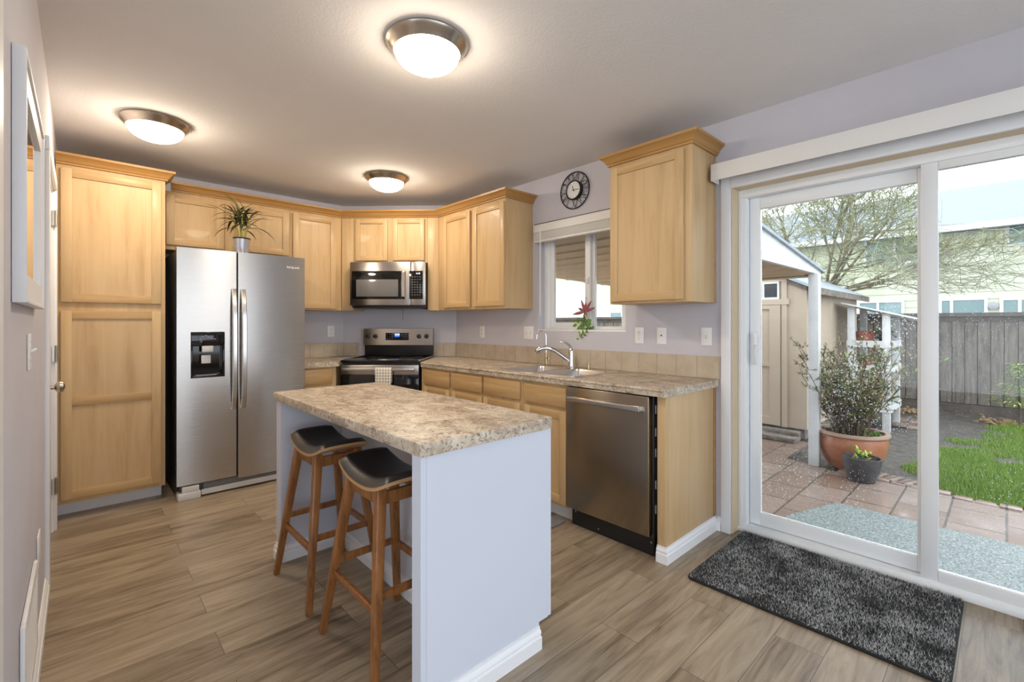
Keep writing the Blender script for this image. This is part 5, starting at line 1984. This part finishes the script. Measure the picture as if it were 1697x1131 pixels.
for k in range(150):
    ld = Vector((rr.gauss(0, 1), rr.gauss(0, 1), rr.uniform(-0.3, 1)))
    blade(LV, LF, (rr.gauss(0, 0.05), rr.gauss(0, 0.05), 0.07 + rr.uniform(0, 0.11)), ld, rr.uniform(0.03, 0.07), 0.012, 1.0, 3, midx=LM, mi=rr.choice([0, 0, 1]))
raw_mesh('foliage', LV, LF, [M['leaf_brown'], M['leaf_yellow']], t, LM)
t = thing('moss_basket', 'mound of yellow moss on the bottom shelf of the white rack', 'planter', (8.2, 1.25, ZG - 0.03 + 0.3305))
m_ = MB()
b = bmesh.new()
bmesh.ops.create_icosphere(b, subdivisions=4, radius=1)
for v in b.verts:
    n_ = 1 + 0.16 * noise.noise(v.co * 3.0)
    v.co = Vector((v.co.x * 0.23 * n_, v.co.y * 0.17 * n_, 0.115 + v.co.z * 0.115 * n_))
    if v.co.z < 0:
        v.co.z = 0
m_._merge(b)
m_.build('moss_mound', noise_mat('yellow_moss_mound', [(0.3, (0.26, 0.20, 0.06)), (0.6, (0.46, 0.40, 0.10)), (0.75, (0.30, 0.36, 0.06))], nscale=30, rough=0.9, bump=0.6), t)
LV, LF = [], []
for k in range(50):
    ld = Vector((rr.gauss(-0.3, 1), rr.gauss(0.5, 0.8), rr.uniform(0.2, 1)))
    blade(LV, LF, (rr.gauss(-0.12, 0.05), rr.gauss(0.1, 0.03), 0.08), ld, rr.uniform(0.04, 0.09), 0.02, 0.8, 3)
raw_mesh('lime_leaves', LV, LF, M['leaf_lime'], t)

# stepping pavers and bark near the rack
for k, (x, y, lb) in enumerate(((8.55, 0.95, 'flat paving slab on the soil right of the white rack, nearer one'), (9.0, 0.98, 'flat paving slab on the soil right of the white rack, farther one'))):
    o = MB().box(-0.2, 0.2, -0.16, 0.16, 0, 0.03, 0.006).build('paving_slab', M['paver'], None, loc=(x, y, ZG - 0.029))
    tag(o, lb, 'paving slab', 'paving slabs by the rack')
V, Fc = [], []
rr = random.Random(77)
for k in range(700):
    g_ = k % 2
    cx_, cy_ = ((10.1, 1.15), (9.9, -0.02))[g_]
    x, y = rr.gauss(cx_, 0.16), rr.gauss(cy_, 0.16)
    a = rr.uniform(0, pi)
    l, w_ = rr.uniform(0.02, 0.05), 0.012
    z_ = ZG - 0.028 + rr.uniform(0, 0.02)
    i = len(V)
    c, s = cos(a), sin(a)
    V += [(x - l * c + w_ * s, y - l * s - w_ * c, z_), (x + l * c + w_ * s, y + l * s - w_ * c, z_ + 0.008), (x + l * c - w_ * s, y + l * s + w_ * c, z_ + 0.01), (x - l * c - w_ * s, y - l * s + w_ * c, z_)]
    Fc.append((i, i + 1, i + 2, i + 3))
o = raw_mesh('bark_chips', V, Fc, M['bark_chip'])
tag(o, 'scattered brown bark chips at the foot of the fence', 'bark chips', kind='stuff')

# young conifer by the fence at the right edge
t = thing('young_tree', 'small yellow-green sapling in front of the fence at the far right', 'tree', (9.75, -0.13, ZG - 0.03))
MB().tube([(0, 0, 0), (0.01, 0.0, 0.4), (0, 0.02, 0.85)], [0.015, 0.012, 0.006], 7).build('trunk', M['stem'], t)
LV, LF, LM = [], [], []
for k in range(420):
    a = rr.uniform(0, 2 * pi)
    z_ = rr.uniform(0.28, 0.90)
    r0 = rr.uniform(0, 0.34) * (1 - (z_ - 0.28) / 0.8)
    blade(LV, LF, (r0 * cos(a), r0 * sin(a), z_), (cos(a), sin(a), rr.uniform(-0.2, 0.4)), rr.uniform(0.06, 0.11), 0.02, 0.6, 3, midx=LM, mi=rr.choice([0, 1, 1]))
raw_mesh('foliage', LV, LF, [M['leaf_lime'], M['leaf_green']], t, LM)
